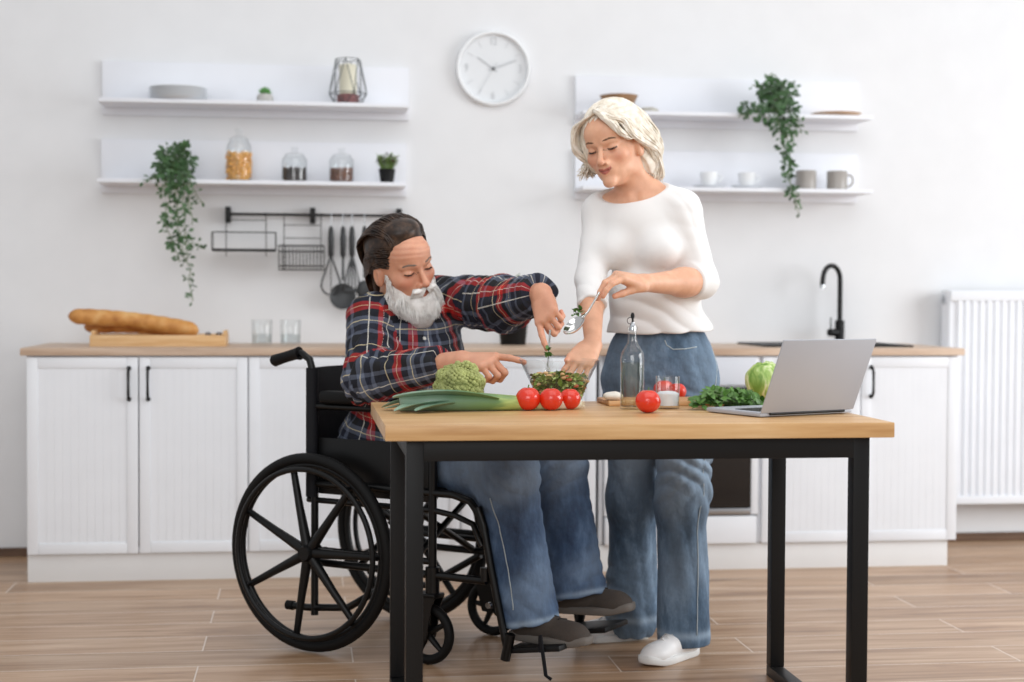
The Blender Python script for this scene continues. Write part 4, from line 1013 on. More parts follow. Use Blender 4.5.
def hand(wrist, d, back, thumb, curls, s=1.0, spread=.10, pinch=False, tc=(.55, .35, .3), tdir=None, rmul=1.0, bunch=0):
    """wrist point, pointing direction, back-of-hand normal, thumb side, finger curls [(mcp, pip, dip)] index..little, in radians"""
    d = nrm(d); n = V3(back)-d*np.dot(V3(back), d); n = nrm(n); t = nrm(V3(thumb)-d*np.dot(V3(thumb), d)-n*np.dot(V3(thumb), n))
    w_ = V3(wrist); ops = []; k = .009
    kn = [w_+(d*.090+t*.026)*s, w_+(d*.094+t*.008)*s, w_+(d*.089-t*.011)*s, w_+(d*.080-t*.028)*s]
    for i, q in enumerate(kn): ops.append(cone(w_+t*(.012-.008*i)*s+d*.006*s-n*.001, q-n*.004*s, .0165*s, .0125*s, .014))
    ops.append(ell(w_+(d*.05-n*.007)*s, V3((.036, .046, .0125))*s, .012, np.stack([t, d, n], 1)))
    ops.append(ell(w_+(d*.035+t*.022-n*.011)*s, V3((.016, .032, .015))*s, .012, np.stack([t, d, n], 1)))
    Ls = [(.041, .024, .019), (.045, .028, .020), (.041, .026, .019), (.033, .019, .017)]; R_ = [(.0094, .0086, .0076, .0064), (.0096, .0088, .0077, .0065), (.009, .0082, .0073, .0062), (.0082, .0073, .0065, .0056)]
    tips = []
    for i in range(4):
        p = kn[i]-n*.003*s; ang = 0; sp_ = (1.5-i)*spread; dd = nrm(d+t*np.tan(sp_)); fo = []
        for j in range(3):
            ang += curls[i][j]; ax = nrm(dd*np.cos(ang)-n*np.sin(ang)-t*bunch*(1.5-i)*.1*(j > 0)); q = p+ax*Ls[i][j]*s
            fo.append(cone(p, q, R_[i][j]*s*rmul, R_[i][j+1]*s*rmul, .003)); p = q
        tips.append(p); fo.append(cone(kn[i]-n*.006*s-d*.015*s, kn[i]-n*.003*s, .011*s, R_[i][0]*s*1.03, .004)); ops.append(group(fo, .0035))
    td = nrm(tdir) if tdir is not None else nrm(d*.75+t*.55-n*.45); p = w_+(d*.022+t*.026-n*.008)*s; p0 = p; fo = []; ax0 = td
    if pinch: ax0 = nrm(tips[0]*.6+tips[1]*.4-n*.012*s-p); tc = (0, 0, 0)
    for j, L in enumerate((.036, .030, .024)):
        ax = nrm(ax0+(d*.5-t*.6)*tc[j]*(j*.6)); q = p+ax*L*s; fo.append(cone(p, q, (.0145, .0105, .0095)[j]*s, (.0105, .0095, .0075)[j]*s, .004)); p = q
    ops.append(group(fo, .008)); return ops, tips, p

M_skin_nodes = {}
def skin_mat(name, rough=.5, bumpv=.25):
    s = NT(name); at_ = s.n('ShaderNodeAttribute', attribute_name='Col'); co = s.coord()
    n = s.n('ShaderNodeTexNoise'); n.inputs['Scale'].default_value = 30; n.inputs['Detail'].default_value = 4; s.l(co, n.inputs[0])
    r = s.ramp(n.outputs[0], [(.35, (.93, .88, .86, 1)), (.65, (1.05, 1.04, 1.03, 1))])
    mx = s.n('ShaderNodeMix', data_type='RGBA', blend_type='MULTIPLY'); mx.inputs[0].default_value = 1; s.l(at_.outputs['Color'], mx.inputs[6]); s.l(r.outputs[0], mx.inputs[7])
    s.l(mx.outputs[2], s.b.inputs['Base Color']); s.b.inputs['Roughness'].default_value = rough; s.b.inputs['Subsurface Weight'].default_value = .12; s.b.inputs['Subsurface Radius'].default_value = (.012, .005, .003); s.b.inputs['Subsurface Scale'].default_value = 1
    n2 = s.n('ShaderNodeTexNoise'); n2.inputs['Scale'].default_value = 220; n2.inputs['Detail'].default_value = 3; s.l(co, n2.inputs[0]); s.bump(n2.outputs[0], bumpv, .0012); return s.m
def hair_mat(name, c1, c2, c3, rough=.45):
    s = NT(name); co = s.coord(); n = s.n('ShaderNodeTexNoise'); n.inputs['Scale'].default_value = 45; n.inputs['Detail'].default_value = 5; s.l(co, n.inputs[0])
    r = s.ramp(n.outputs[0], [(.3, srgb(c1)), (.52, srgb(c2)), (.72, srgb(c3))]); s.l(r.outputs[0], s.b.inputs['Base Color']); s.b.inputs['Roughness'].default_value = rough; s.b.inputs['Specular IOR Level'].default_value = .35; return s.m

def head_ops(C, M, s, sex):
    """a head in its own frame: x to its left, y forward, z up; eyes at z=0"""
    def H(x, y, z): return C+M@(V3((x, y, z))*s)
    E = lambda c, r, k, kind='u': ell(H(*c), V3(r)*s, k, M, kind)
    ops = [E((0, -.012, .038), (.077, .098, .088), .02), E((0, .012, -.02), (.063, .078, .082), .03), E((0, .045, -.062), (.044, .042, .052), .03)]
    ops += [E((0, .068, .045), (.05, .03, .038), .03)]
    for q in (-1, 1):
        ops += [E((q*.043, .056, -.026), (.022, .024, .02), .022), E((q*.043, .005, -.072), (.013, .032, .018), .02)]
        ops += [E((q*.0325, .108, .0), (.021, .022, .0135), .016, 's')]
        ops += [cone(H(q*.012, .0895, .0165), H(q*.046, .074, .0175), .007*s, .006*s, .012)]
        ops += [E((q*.0325, .0745, -.001), (.0155, .0145, .0125), .004)]
    ops += [cone(H(0, .088, .010), H(0, .1105, -.034), .0060*s, .0088*s, .009), E((0, .111, -.037), (.0108, .0105, .0090), .005)]
    for q in (-1, 1): ops += [E((q*.0125, .098, -.040), (.0075, .010, .0075), .005), E((q*.006, .106, -.0475), (.003, .004, .003), .003, 's')]
    ops += [E((0, .083, -.060), (.026, .016, .022), .014)]
    for q in (-1, 1): ops += [cone(H(q*.020, .1025, -.040), H(q*.036, .088, -.068), .0022*s, .0022*s, .006, 's')]
    lipw = .021 if sex == 'f' else .026
    for q in (-1, 1): ops += [cone(H(q*.004, .0965, -.0615), H(q*lipw, .0870, -.0585), .0042*s, .0022*s, .004), cone(H(0, .0955, -.0690), H(q*lipw*.9, .0865, -.0605), .0052*s, .0020*s, .004)]
    for q in (-1, 1): ops += [cone(H(0, .1015, -.0652), H(q*lipw*1.1, .0895, -.0590), .0013*s, .0011*s, .002, 's')]
    ops += [E((0, .083, -.100), (.020, .016, .016), .02)]
    eb = 1.0 if sex == 'f' else .86
    for q in (-1, 1):       # ears
        e = [E((q*.079, -.008, -.014), (.0075, .017*eb, .031*eb), .006), E((q*.075, -.002, -.014-.022*eb), (.0065, .010, .012), .008), E((q*.087, -.005, -.010), (.0075, .010*eb, .019*eb), .004, 's'), E((q*.072, .0, -.012), (.008, .012, .02), .01)]
        ops.append(group(e, .006))
    return ops, H
# ------------------------------------------------------------------ the standing woman
def A3(px, py, Y): return V3(at(px, py, Y))
SK = lin((222, 172, 142)); SKR = lin((210, 132, 108)); 
def face_color(P, C, M, s, base, red, lip, brow=None, wrinkle=.5, old=0):
    q = (P-C)@M/s; c = np.tile(base, (len(P), 1))
    def mixc(c, col, w_): w_ = np.clip(w_, 0, 1)[:, None]; return c*(1-w_)+col*w_
    near = smooth01((.16-np.linalg.norm(q, axis=1))/.03)
    for sx_ in (-1, 1):
        c = mixc(c, red, near*.5*np.exp(-(((q[:, 0]-sx_*.043)/.022)**2+((q[:, 1]-.075)/.03)**2+((q[:, 2]+.032)/.018)**2)))
        c = mixc(c, red*.75, near*.4*np.exp(-(((q[:, 0]-sx_*.0325)/.016)**2+((q[:, 1]-.085)/.02)**2+((q[:, 2]+.012)/.006)**2)))
        # lash line and crease of the lowered lid
        zz = -.0065+.0035*((q[:, 0]-sx_*.0325)/.0135)**2*1.0
        c = mixc(c, lin((62, 44, 38)), near*(np.abs(q[:, 0]-sx_*.0325) < .0145)*(q[:, 1] > .066)*smooth01(1.5-np.abs(q[:, 2]-zz)/.0022))
    c = mixc(c, red, near*.45*np.exp(-((q[:, 0]/.014)**2+((q[:, 1]-.112)/.012)**2+((q[:, 2]+.038)/.011)**2)))
    wl_ = .0205-.0002*old; zt = -.0570+.0030*(np.abs(q[:, 0])/.02)**2-.0018*np.exp(-(q[:, 0]/.004)**2); zb = -.0745+.0130*(np.abs(q[:, 0])/wl_)**1.7
    lipm = (q[:, 1] > .07)*smooth01((wl_+.002-np.abs(q[:, 0]))/.002)*smooth01((zt-q[:, 2])/.0015+.5)*smooth01((q[:, 2]-zb)/.0015+.5)
    c = mixc(c, lip, near*lipm); c = mixc(c, lip*.45, near*lipm*smooth01(1.2-np.abs(q[:, 2]+.0652-.0055*(np.abs(q[:, 0])/.02)**1.3)/.0014))
    return c
def strands(name, roots, m, parent, n=5, sides=4):
    """roots: list of (points, radius0) -> one mesh of tapered strands"""
    mb = MB()
    for pts, r in roots:
        N = len(pts); mb.tube(pts, [r*(1-.75*(i/(N-1))**2) for i in range(N)], sides, cap=False)
    return mb.build(name, m, parent, 180)

# frame of the body
wl_dir = nrm((.90, -.43, 0)); wf_dir = nrm((-.43, -.90, 0)); WM = np.stack([wl_dir, wf_dir, V3((0, 0, 1))], 1)
HC = A3(614.5, 145.5, -1.43); HM = frame((-.59, -.77, -.20), (-.20, 0, .98)); HS = .99
hops, HW = head_ops(HC, HM, HS, 'f')
shL, shR = A3(682, 209, -1.46), A3(600, 212, -1.34); elL, elR = A3(701, 282, -1.49), A3(591, 280, -1.43)
wrL, wrR = A3(645, 283, -1.645), A3(593, 344, -1.65)
ch = (shL+shR)/2; hipc = A3(660, 362, -1.36); hipc[1] = -1.36
neck0 = A3(642, 185, -1.385); pel = hipc
W = []
W += [ell(ch+V3((0, 0, -.04))+WM@V3((0, -.014, 0)), (.136, .078, .11), .03, WM), cone(shL, neck0+V3((0, 0, -.02)), .040, .045, .03), cone(shR, neck0+V3((0, 0, -.02)), .040, .045, .03)]
W += [cone(neck0+V3((0, 0, -.03)), HW(0, -.018, -.055), .050, .046, .03), cone(ch+V3((0, .01, -.1)), pel+V3((0, 0, .1)), .066, .07, .04), ell(pel, (.13, .095, .09), .04, WM)]
W += [cone(neck0+WM@V3((.02, .03, -.01)), HW(.045, -.01, -.035), .012, .014, .015), cone(neck0+WM@V3((-.02, .04, -.01)), HW(-.045, -.01, -.035), .012, .014, .015)]
W += [cone(shL, neck0+WM@V3((.02, .062, -.045)), .018, .012, .02), cone(shR, neck0+WM@V3((-.02, .062, -.045)), .018, .012, .02)]
W += [cone(shL, elL, .040, .034, .02), cone(elL, elL+(wrL-elL)*.35, .040, .040, .02), cone(elL+(wrL-elL)*.3, wrL, .040, .0245, .02)]
W += [cone(shR, elR, .043, .036, .02), cone(elR, elR+(wrR-elR)*.35, .037, .036, .02), cone(elR+(wrR-elR)*.3, wrR, .036, .0235, .02)]
W += hops
# slim legs inside the jeans keep the body one surface down to the ankles
anL, anR = A3(684, 640, -1.43), A3(632, 622, -1.19); anL[2] = .09; anR[2] = .09
knL, knR = A3(681, 500, -1.43), A3(632, 500, -1.27); hiL, hiR = pel+WM@V3((.085, 0, -.02)), pel+WM@V3((-.085, 0, -.02))
for a, k_, b in ((hiL, knL, anL), (hiR, knR, anR)): W += [cone(a, k_, .06, .045, .03), cone(k_, b, .043, .03, .03)]
# left hand holds the spoon, right hand steadies the bowl
hl, tipsL, thL = hand(wrL, A3(608, 272, -1.70)-wrL, (-.25, -.35, .9), A3(600, 300, -1.60)-A3(620, 270, -1.70)+V3((0, -.12, -.0)), [(.55, .55, .3), (.65, .6, .3), (.75, .62, .35), (.85, .65, .4)], 1.02, spread=.05, pinch=True)
hr_, tipsR, thR = hand(wrR, A3(580, 362, -1.70)-wrR, (-.1, -.8, .55), (-.95, -.1, .1), [(.35, .3, .2), (.35, .35, .2), (.4, .35, .2), (.45, .4, .25)], .92, spread=.08, tdir=(-.65, -.55, -.35))
W += [group(hl, .012), group(hr_, .012)]
def wcol(P):
    c = face_color(P, HC, HM, HS, SK, SKR, lin((182, 104, 92)))
    for tp in tipsL+tipsR+[thL, thR]:
        d = np.linalg.norm(P-tp, axis=1); w_ = (.45*np.exp(-(d/.014)**2))[:, None]; c = c*(1-w_)+SKR*w_
    return c
M_skinw = skin_mat('woman_skin')
body = sdf_obj('body', W, .0028, M_skinw, None, color=wcol)
base = (anL+anR)/2; woman = thing('person', (base[0], base[1], 0), 'standing woman in white top and blue jeans holding a spoon over the salad bowl', 'person')
body.parent = woman; body.matrix_parent_inverse = woman.matrix_basis.inverted()

# shirt
S = [ell(ch+V3((0, 0, -.045))+WM@V3((0, -.012, 0)), (.160, .102, .125), .03, WM), cone(shL, neck0+V3((0, 0, -.022)), .050, .052, .03), cone(shR, neck0+V3((0, 0, -.022)), .050, .052, .03)]
wst = A3(655, 290, -1.385); hem = A3(660, 331, -1.37)
S += [ell(wst, (.138, .106, .15), .05, WM), ell(hem+V3((0, 0, -.01)), (.160, .121, .10), .05, WM)]
for q in (-1, 1): S += [ell(A3(642, 250, -1.40)+WM@V3((q*.07, .058, .0)), (.062, .052, .055), .035, WM)]
sL = elL+(wrL-elL)*.16; sR = elR+(wrR-elR)*.42
S += [group([cone(shL, elL, .052, .045, .03), group([cone(elL, sL+(wrL-elL)*.2, .048, .045, .02), cut(sL, wrL-elL)], .02), disp(lambda P: folds(P, (.3, 0, 1), 80, .006, 21, 1.8, .01))], .025), group([cone(shR, elR, .050, .043, .03), group([cone(elR, sR+(wrR-elR)*.2, .043, .038, .02), cut(sR, wrR-elR)], .02)], .025)]
S += [cut(hem, V3((.03, 0, -1)))]
nk = A3(630, 180, -1.46)
S += [ell(nk, (.132, .12, .066), .006, frame(wf_dir, (-.34, -.30, 1)), 's')]
S += [disp(lambda P: folds(P, (.55, .2, 1), 70, .006, 3)*smooth01((1.14-P[:, 2])/.12+.15)+folds(P, (.9, 0, .6), 75, .003, 8)*.8+.002*wav(P, 30, 4))]
M_shirtw = mat('white_knit', (236, 235, 234), .8, bump=.15, bscale=500, sheen=.1)
sdf_obj('shirt', S, .004, M_shirtw, woman)
# jeans
def denim(name, c1, c2, c3, fade):
    s = NT(name); co = s.coord(); n = s.n('ShaderNodeTexNoise'); n.inputs['Scale'].default_value = 11; n.inputs['Detail'].default_value = 7; n.inputs['Roughness'].default_value = .68; s.l(s.coord((1.5, 1.5, .6)), n.inputs[0])
    r = s.ramp(n.outputs[0], [(.3, srgb(c1)), (.52, srgb(c2)), (.72, srgb(c3))])
    at_ = s.n('ShaderNodeAttribute', attribute_name='Col'); mx = s.n('ShaderNodeMix', data_type='RGBA'); s.l(at_.outputs['Fac'], mx.inputs[0]); s.l(r.outputs[0], mx.inputs[6]); mx.inputs[7].default_value = srgb(fade)
    s.l(mx.outputs[2], s.b.inputs['Base Color']); s.b.inputs['Roughness'].default_value = .85
    w_ = s.n('ShaderNodeTexNoise'); w_.inputs['Scale'].default_value = 260; mp = s.n('ShaderNodeMapping'); mp.inputs['Scale'].default_value = (1, 1, .35); s.l(co, mp.inputs[0]); s.l(mp.outputs[0], w_.inputs[0]); b1 = s.bump(w_.outputs[0], .4, .0015); m2 = s.n('ShaderNodeTexNoise'); m2.inputs['Scale'].default_value = 26; m2.inputs['Detail'].default_value = 2; s.l(co, m2.inputs[0]); b2 = s.n('ShaderNodeBump'); b2.inputs['Strength'].default_value = .55; b2.inputs['Distance'].default_value = .012; s.l(m2.outputs[0], b2.inputs['Height']); s.l(b2.outputs[0], b1.inputs['Normal']); return s.m
M_jw = denim('light_blue_denim', (44, 64, 84), (78, 101, 124), (122, 146, 170), (166, 186, 205))
J = [ell(pel+V3((0, 0, .0)), (.160, .118, .155), .05, WM), ell(pel+WM@V3((0, -.05, -.04)), (.13, .08, .09), .04, WM)]
hmL, hmR = anL+V3((.0, 0, -.03)), anR+V3((0, 0, -.02))
for a, k_, b in ((hiL, knL, hmL), (hiR, knR, hmR)): J += [cone(a+V3((0, 0, -.03)), k_, .090, .066, .03), cone(k_, b, .066, .078, .05)]
J += [cut_near(A3(684, 643, -1.43), V3((.0, 0, -1)), .12), cut_near(A3(632, 634, -1.19), V3((0, 0, -1)), .11)]
J += [cut(hem+V3((0, 0, .045)), (0, 0, 1))]
def jd(P):
    z = P[:, 2]; kz = np.exp(-((z-.53)/.10)**2)+.9*np.exp(-((z-.16)/.09)**2)+.6*np.exp(-((z-.78)/.06)**2)
    return folds(P, (.75, .2, 1), 62, .013, 4, warp=.03)*kz+folds(P, (-.9, .1, 1), 75, .010, 24, warp=.03)*kz+folds(P, (1, .3, .25), 60, .005, 14)-.0035*smooth01((.075-np.abs(z-hem[2]-.02)*4)/.02)*0
J += [disp(jd)]
def jfade(P):
    front = (P-pel)@wf_dir; f = .38*np.exp(-((P[:, 2]-.62)/.16)**2)*smooth01((front+.02)/.08)+.25*smooth01(.5+.8*wav(P, 22, 3)); f = f+.5*np.exp(-((P[:, 2]-.075)/.012)**2)
    return np.repeat(np.clip(f, 0, 1)[:, None], 3, 1)
jw = sdf_obj('jeans', J, .004, M_jw, woman, color=jfade)
M_stitch = mat('pale_stitching', (176, 186, 190), .8)
def seam(pts, r, ops, m, name, parent, off=.0008):
    P = snap(ops, [V3(p) for p in pts]); Q = []
    for a, b in zip(P, P[1:]):
        for k in range(5): Q.append(a+(b-a)*k/5)
    Q = snap(ops, Q+[P[-1]]); g = grad(ops, Q); Q = Q+g*off; return MB().tube([Vector(q) for q in Q], r, 6).build(name, m, parent, 180)
seam([A3(664, 334, -1.52), A3(667, 341, -1.52), A3(676, 346, -1.52), A3(690, 346, -1.52), A3(703, 344, -1.5)], .0016, J, M_stitch, 'pocket_seam', woman)
seam([A3(708, 350, -1.42), A3(706, 400, -1.45), A3(700, 460, -1.47), A3(698, 520, -1.5), A3(698, 580, -1.5), A3(696, 635, -1.5)], .0014, J, M_stitch, 'side_seam', woman)

# shoes
def shoe(parent, heel, heading, L, w_, h_, mu, ms, laces=None, tilt=0, foot_up=0):
    """heel: point on the ground under the heel's back end; heading: horizontal direction of the toe"""
    f = nrm(heading); u = nrm(np.array([0, 0, 1.])-f*f[2]); l = np.cross(u, f); M = np.stack([l, f, u], 1)
    def Q(x, y, z): return heel+M@V3((x, y, z))
    ops = [cone(Q(0, .045, .05), Q(0, .10, .047), .033*w_, .034*w_, .02), cone(Q(0, .10, .05), Q(0, L-.055, .030), .036*w_, .030*w_, .03), ell(Q(0, L-.060, .028), (.042*w_, .058, .033*h_), .02, M),
           ell(Q(0, .05, .045), (.034*w_, .046, .045), .02, M), cone(Q(0, .055, .065), Q(0, .06, .10), .034, .034, .02), cut(Q(0, 0, .016), -u, .004)]
    up_ = sdf_obj('shoe', ops, .003, mu, parent)
    out = []
    for k in range(40):
        a = 2*PI*k/40; y = L/2-.5*L*math.cos(a); t = y/L; hw = (.033+.012*smooth01(np.array((t-.25)/.5)))*w_*(1 if t < .8 else 1); e = math.sin(a)
        out.append((hw*np.sign(e)*abs(e)**.55, y))
    Mx = Matrix([[l[0], f[0], u[0], heel[0]], [l[1], f[1], u[1], heel[1]], [l[2], f[2], u[2], heel[2]], [0, 0, 0, 1]])
    m = MB(); rows = [(.97, .0), (1.03, .004), (1.05, .014), (1.03, .022), (.9, .024)]
    V = []; Fc = []
    for sc_, z in rows:
        for x, y in out:
            spring = .010*smooth01(np.array((y/L-.75)/.25))
            V.append(Mx @ Vector((x*sc_, L/2+(y-L/2)*(1+(sc_-1)*.35), z+float(spring))))
    n_ = len(out)
    for r_ in range(len(rows)-1):
        for k in range(n_): Fc.append((r_*n_+k, r_*n_+(k+1) % n_, (r_+1)*n_+(k+1) % n_, (r_+1)*n_+k))
    Fc += [tuple(range(n_))[::-1], tuple(range((len(rows)-1)*n_, len(rows)*n_))]
    m.poly(V, Fc); m.build('sole', ms, up_, 180)
    if laces:
        m = MB()
        for k in range(4):
            y = L*(.44+.075*k); P = snap(ops, [Q(x, y+(.006 if x > 0 else -.006), .09) for x in (-.018, -.006, .006, .018)]); g = grad(ops, P); m.tube([Vector(p) for p in P+g*.001], .0022, 6)
        m.build('laces', laces, up_, 180)
    return up_
M_sneak = mat('white_leather', (236, 236, 236), .45, bump=.1, bscale=150); M_sole = mat('white_rubber_sole', (226, 226, 224), .6)
shoe(woman, V3((anL[0]+.045, anL[1]+.03, 0)), (-.78, -.62, 0), .25, .95, .95, M_sneak, M_sole, M_sole)
shoe(woman, V3((anR[0]+.055, anR[1]+.02, 0)), (-.98, -.16, 0), .245, .95, .95, M_sneak, M_sole, M_sole)

# hair: a soft mass under many wavy locks
M_blond = hair_mat('blonde_hair', (208, 194, 174), (230, 221, 206), (243, 239, 232))
hh = [ell(HW(0, -.02, .045), V3((.090, .110, .094))*HS, .02, HM), ell(HW(.050, -.050, -.0), V3((.032, .040, .065))*HS, .03, HM), ell(HW(-.066, .005, -.005), V3((.026, .045, .065))*HS, .03, HM), ell(HW(.035, -.075, -.055), V3((.055, .045, .075))*HS, .04, HM), ell(HW(-.04, -.07, -.04), V3((.04, .045, .07))*HS, .04, HM)]
hh += [ell(HW(0, .100, -.035), V3((.060, .075, .105))*HS, .012, HM, 's'), ell(HW(.075, .028, -.012), V3((.030, .026, .034))*HS, .012, HM, 's'), disp(lambda P: .0035*np.sin(((P-HC)@HM)[:, 0]*330+4*np.sin(((P-HC)@HM)[:, 2]*30)+((P-HC)@HM)[:, 1]*120))]
sdf_obj('hair', hh, .004, M_blond, woman)
rn = random.Random(77); RT = []
def lock(path, r, wav_a=.006, ph=0, wl__=3.0):
    """path in head coordinates, smoothed, made wavy"""
    pts = [V3(p) for p in path]; out = []
    for i in range(len(pts)-1):
        p0 = pts[max(i-1, 0)]; p1, p2 = pts[i], pts[i+1]; p3 = pts[min(i+2, len(pts)-1)]
        for k in range(6):
            t = k/6; out.append(.5*((2*p1)+(-p0+p2)*t+(2*p0-5*p1+4*p2-p3)*t*t+(-p0+3*p1-3*p2+p3)*t**3))
    out.append(pts[-1]); N = len(out); res_ = []
    for i, p in enumerate(out):
        t = i/(N-1); a = wav_a*t; res_.append(Vector(HW(*(p+V3((a*math.sin(ph+t*wl__*6.28), a*math.cos(ph*1.7+t*wl__*6.28), 0))))))
    RT.append((res_, r))
for k in range(230):                      # her left side (towards the camera), swept back over the ear and down
    u = rn.random(); j = lambda a=.006: rn.uniform(-a, a)
    y0 = .075-.15*u
    lock([(.008+j(.004), y0+.005, .128-.25*max(0, y0)+j(.004)-.15*max(0, -y0-.03)), (.045+j(), y0+.012+j(), .110-.35*max(0, y0)), (.082+j(), y0-.010, .062+j()), (.094+j(), y0-.035+j(), .010), (.088+j(.012), -.055-.03*u+j(.012), -.045), (.075+j(.016), -.075+j(.016), -.095+j(.03)), (.07+j(.02), -.085+j(.02), -.125+j(.02))], rn.uniform(.0026, .0046), .013, rn.random()*1.5, 1.7)
for k in range(150):                      # her right side, framing the cheek and curling outward
    u = rn.random(); j = lambda a=.006: rn.uniform(-a, a)
    y0 = .070-.12*u
    lock([(.004+j(.004), y0+.005, .128-.25*max(0, y0)+j(.004)), (-.042+j(), y0+.010+j(), .112-.3*max(0, y0)), (-.080+j(), y0+.002, .070+j()), (-.096+j(), y0-.004+j(), .015), (-.094+j(.01), .040-.08*u+j(.01), -.022), (-.098+j(.014), .030-.08*u+j(.014), -.045+j(.015)), (-.094+j(.014), .040-.09*u+j(.014), -.062+j(.02))], rn.uniform(.0026, .0044), .014, rn.random()*1.5, 1.6)
for k in range(90):                       # fringe swept to her left
    u = rn.random(); j = lambda a=.005: rn.uniform(-a, a)
    lock([(-.0+j(), .078, .112+j()), (.026+j(), .098-.01*u, .094+j()), (.048+.012*u+j(), .093-.01*u, .062+j()), (.062+.012*u+j(), .078+j(), .034+j()), (.078+j(), .054+j(), .018+j(.008)), (.090+j(), .016+j(), .012+j(.008)), (.093, -.03+j(), -.02+j(.01)), (.08, -.065, -.07+j(.02))], rn.uniform(.0026, .004), .006, rn.random()*6, 1.2)
for k in range(130):                       # back
    a = rn.uniform(-1, 1); j = lambda a_=.008: rn.uniform(-a_, a_)
    lock([(a*.03, -.06, .125+j()), (a*.07, -.118+.04*abs(a), .06+j()), (a*.08, -.13+.04*abs(a), -.01+j()), (a*.07, -.115+j(.012), -.075+j(.02)), (a*.06+j(.01), -.11+j(.015), -.12+j(.03))], rn.uniform(.0035, .0055), .010, rn.random()*6, 1.5)
strands('hair_locks', RT, M_blond, woman)
# brows and lashes
def brow(sx_, ops, H, col, parent, z0=.021, n=34, r=.0007, L=.009):
    m = MB(); rn2 = random.Random(5)
    for k in range(n):
        t = k/(n-1); x = sx_*(.015+.034*t); z = z0+.006*math.sin(t*2.2)-.002*t+rn2.uniform(-.0018, .0018)
        p = snap(ops, [H(x, .10, z)])[0]; q = snap(ops, [H(x+sx_*L*.8, .095-.01*t, z+.002-.004*t)])[0]; g = grad(ops, np.array([p, q]))*.0008
        m.tube([Vector(p+g[0]*.2), Vector((p+q)/2+g[0]*1.6), Vector(q+g[1])], [r*1.3, r*1.1, r*.4], 4)
    return m.build('eyebrow', col, parent, 180)
def lashes(sx_, ops, H, col, parent, n=15, L=.007):
    m = MB()
    for k in range(n):
        t = k/(n-1)*2-1; x = sx_*.0325+t*.0135; z = -.0065+.0035*t*t; p = snap(ops, [H(x, .10, z)])[0]; e = V3(H(x+t*.003, 0, 0))-V3(H(x, 0, 0))
        tip = p+(H(0, 1, 0)-H(0, 0, 0))*L*.8-(H(0, 0, 1)-H(0, 0, 0))*L*.5+e; m.tube([Vector(p), Vector(tip)], [.0007, .0002], 4)
    return m.build('eyelashes', col, parent, 180)
M_brow = mat('brow_brown', (120, 92, 70), .7); M_lash = mat('lash_dark', (48, 38, 34), .6)
hops_c = hops
for q in (-1, 1): brow(q, hops_c, HW, M_brow, woman, r=.0006); lashes(q, hops_c, HW, M_lash, woman)

# spoon in her left hand
M_silver = mat('polished_steel', (215, 214, 212), .12, 1)
sa, sb, sc_ = A3(599, 293, -1.735), A3(588, 312, -1.745), A3(574, 325, -1.75)
sp = thing('serving_spoon', Vector(sc_), 'shiny metal serving spoon held over the bowl by the woman', 'spoon')
MB().tube([Vector(sa+(sa-sb)*.03), Vector(sa), Vector((sa+sb)/2), Vector(sb), Vector(sb+(sc_-sb)*.45)], [.0035, .0032, .0028, .003, .006], 10).build('handle', M_silver, sp)
d = nrm(sc_-sb); nn = nrm(np.cross(d, (0, 1, 0))); face_n = nrm(V3((-.35, -.45, .85))-d*np.dot(d, (-.35, -.45, .85))); lat_ = np.cross(d, face_n); MM = Matrix([[d[0], lat_[0], face_n[0], sc_[0]], [d[1], lat_[1], face_n[1], sc_[1]], [d[2], lat_[2], face_n[2], sc_[2]], [0, 0, 0, 1]])
MB().lathe([(0, -.016), (.4, -.0145), (.75, -.009), (1, 0), (.97, .0015), (.72, -.007), (.38, -.0125), (0, -.014)], n=32, M=MM @ Matrix.Diagonal((.036, .026, 1, 1))).build('bowl', M_silver, sp)
m = MB(); rn = random.Random(8)
for k in range(14): leaf_mesh(m, Vector(A3(577, 311, -1.745))+Vector((rn.uniform(-.01, .01), rn.uniform(-.008, .008), rn.uniform(-.012, .008))), (rn.uniform(-1, 1), rn.uniform(-1, 1), rn.uniform(-.3, 1)), .02, .012, bend=.3)
tag(m.build('salad_leaf', M_leafm, None, 180), 'small green salad leaf clinging to the serving spoon', 'leaf')
# ------------------------------------------------------------------ the seated man
fw = V3((math.cos(WA), math.sin(WA), 0)); lf = V3((-math.sin(WA), math.cos(WA), 0)); WO3 = V3(WO)
def L(x, y, z): return WO3+fw*x+lf*y+V3((0, 0, z))
SKM = lin((212, 156, 128)); SKMR = lin((196, 112, 90))
KC = A3(401, 264, -1.33); KM = frame((.53, -.82, -.20), (-.24, -.205, .96)); KS = 1.05
kops, KW = head_ops(KC, KM, KS, 'm')
sN, sF = A3(372, 318, -1.31), A3(441, 300, -1.10); eN, eF = A3(369, 379, -1.42), A3(504, 303, -1.37)
wN, wF = A3(461, 361, -1.64), A3(541, 293, -1.60)
mch = (sN+sF)/2; mlat = nrm(sF-sN); mlat[2] = 0; mlat = nrm(mlat); mfwd = nrm(np.cross(mlat, (0, 0, 1))); BM = np.stack([mlat, mfwd, V3((0, 0, 1))], 1)
mneck = A3(397, 307, -1.24); mp = L(.10, 0, .60)
def T(x, y, z): return mch+BM@V3((x, y, z))
B_ = [ell(T(0, 0, -.10), (.150, .10, .15), .04, BM), cone(sN, mneck-V3((0, 0, .03)), .05, .05, .04), cone(sF, mneck-V3((0, 0, .03)), .05, .05, .04), cone(mneck-V3((0, 0, .03)), KW(0, -.02, -.05), .056, .055, .03),
      cone(T(0, 0, -.15), mp+V3((0, 0, .08)), .11, .12, .05), ell(mp, (.11, .10, .09), .05, BM)]
B_ += [cone(sN, eN, .05, .042, .03), cone(eN, eN+(wN-eN)*.4, .043, .042, .02), cone(eN+(wN-eN)*.35, wN, .042, .029, .02)]
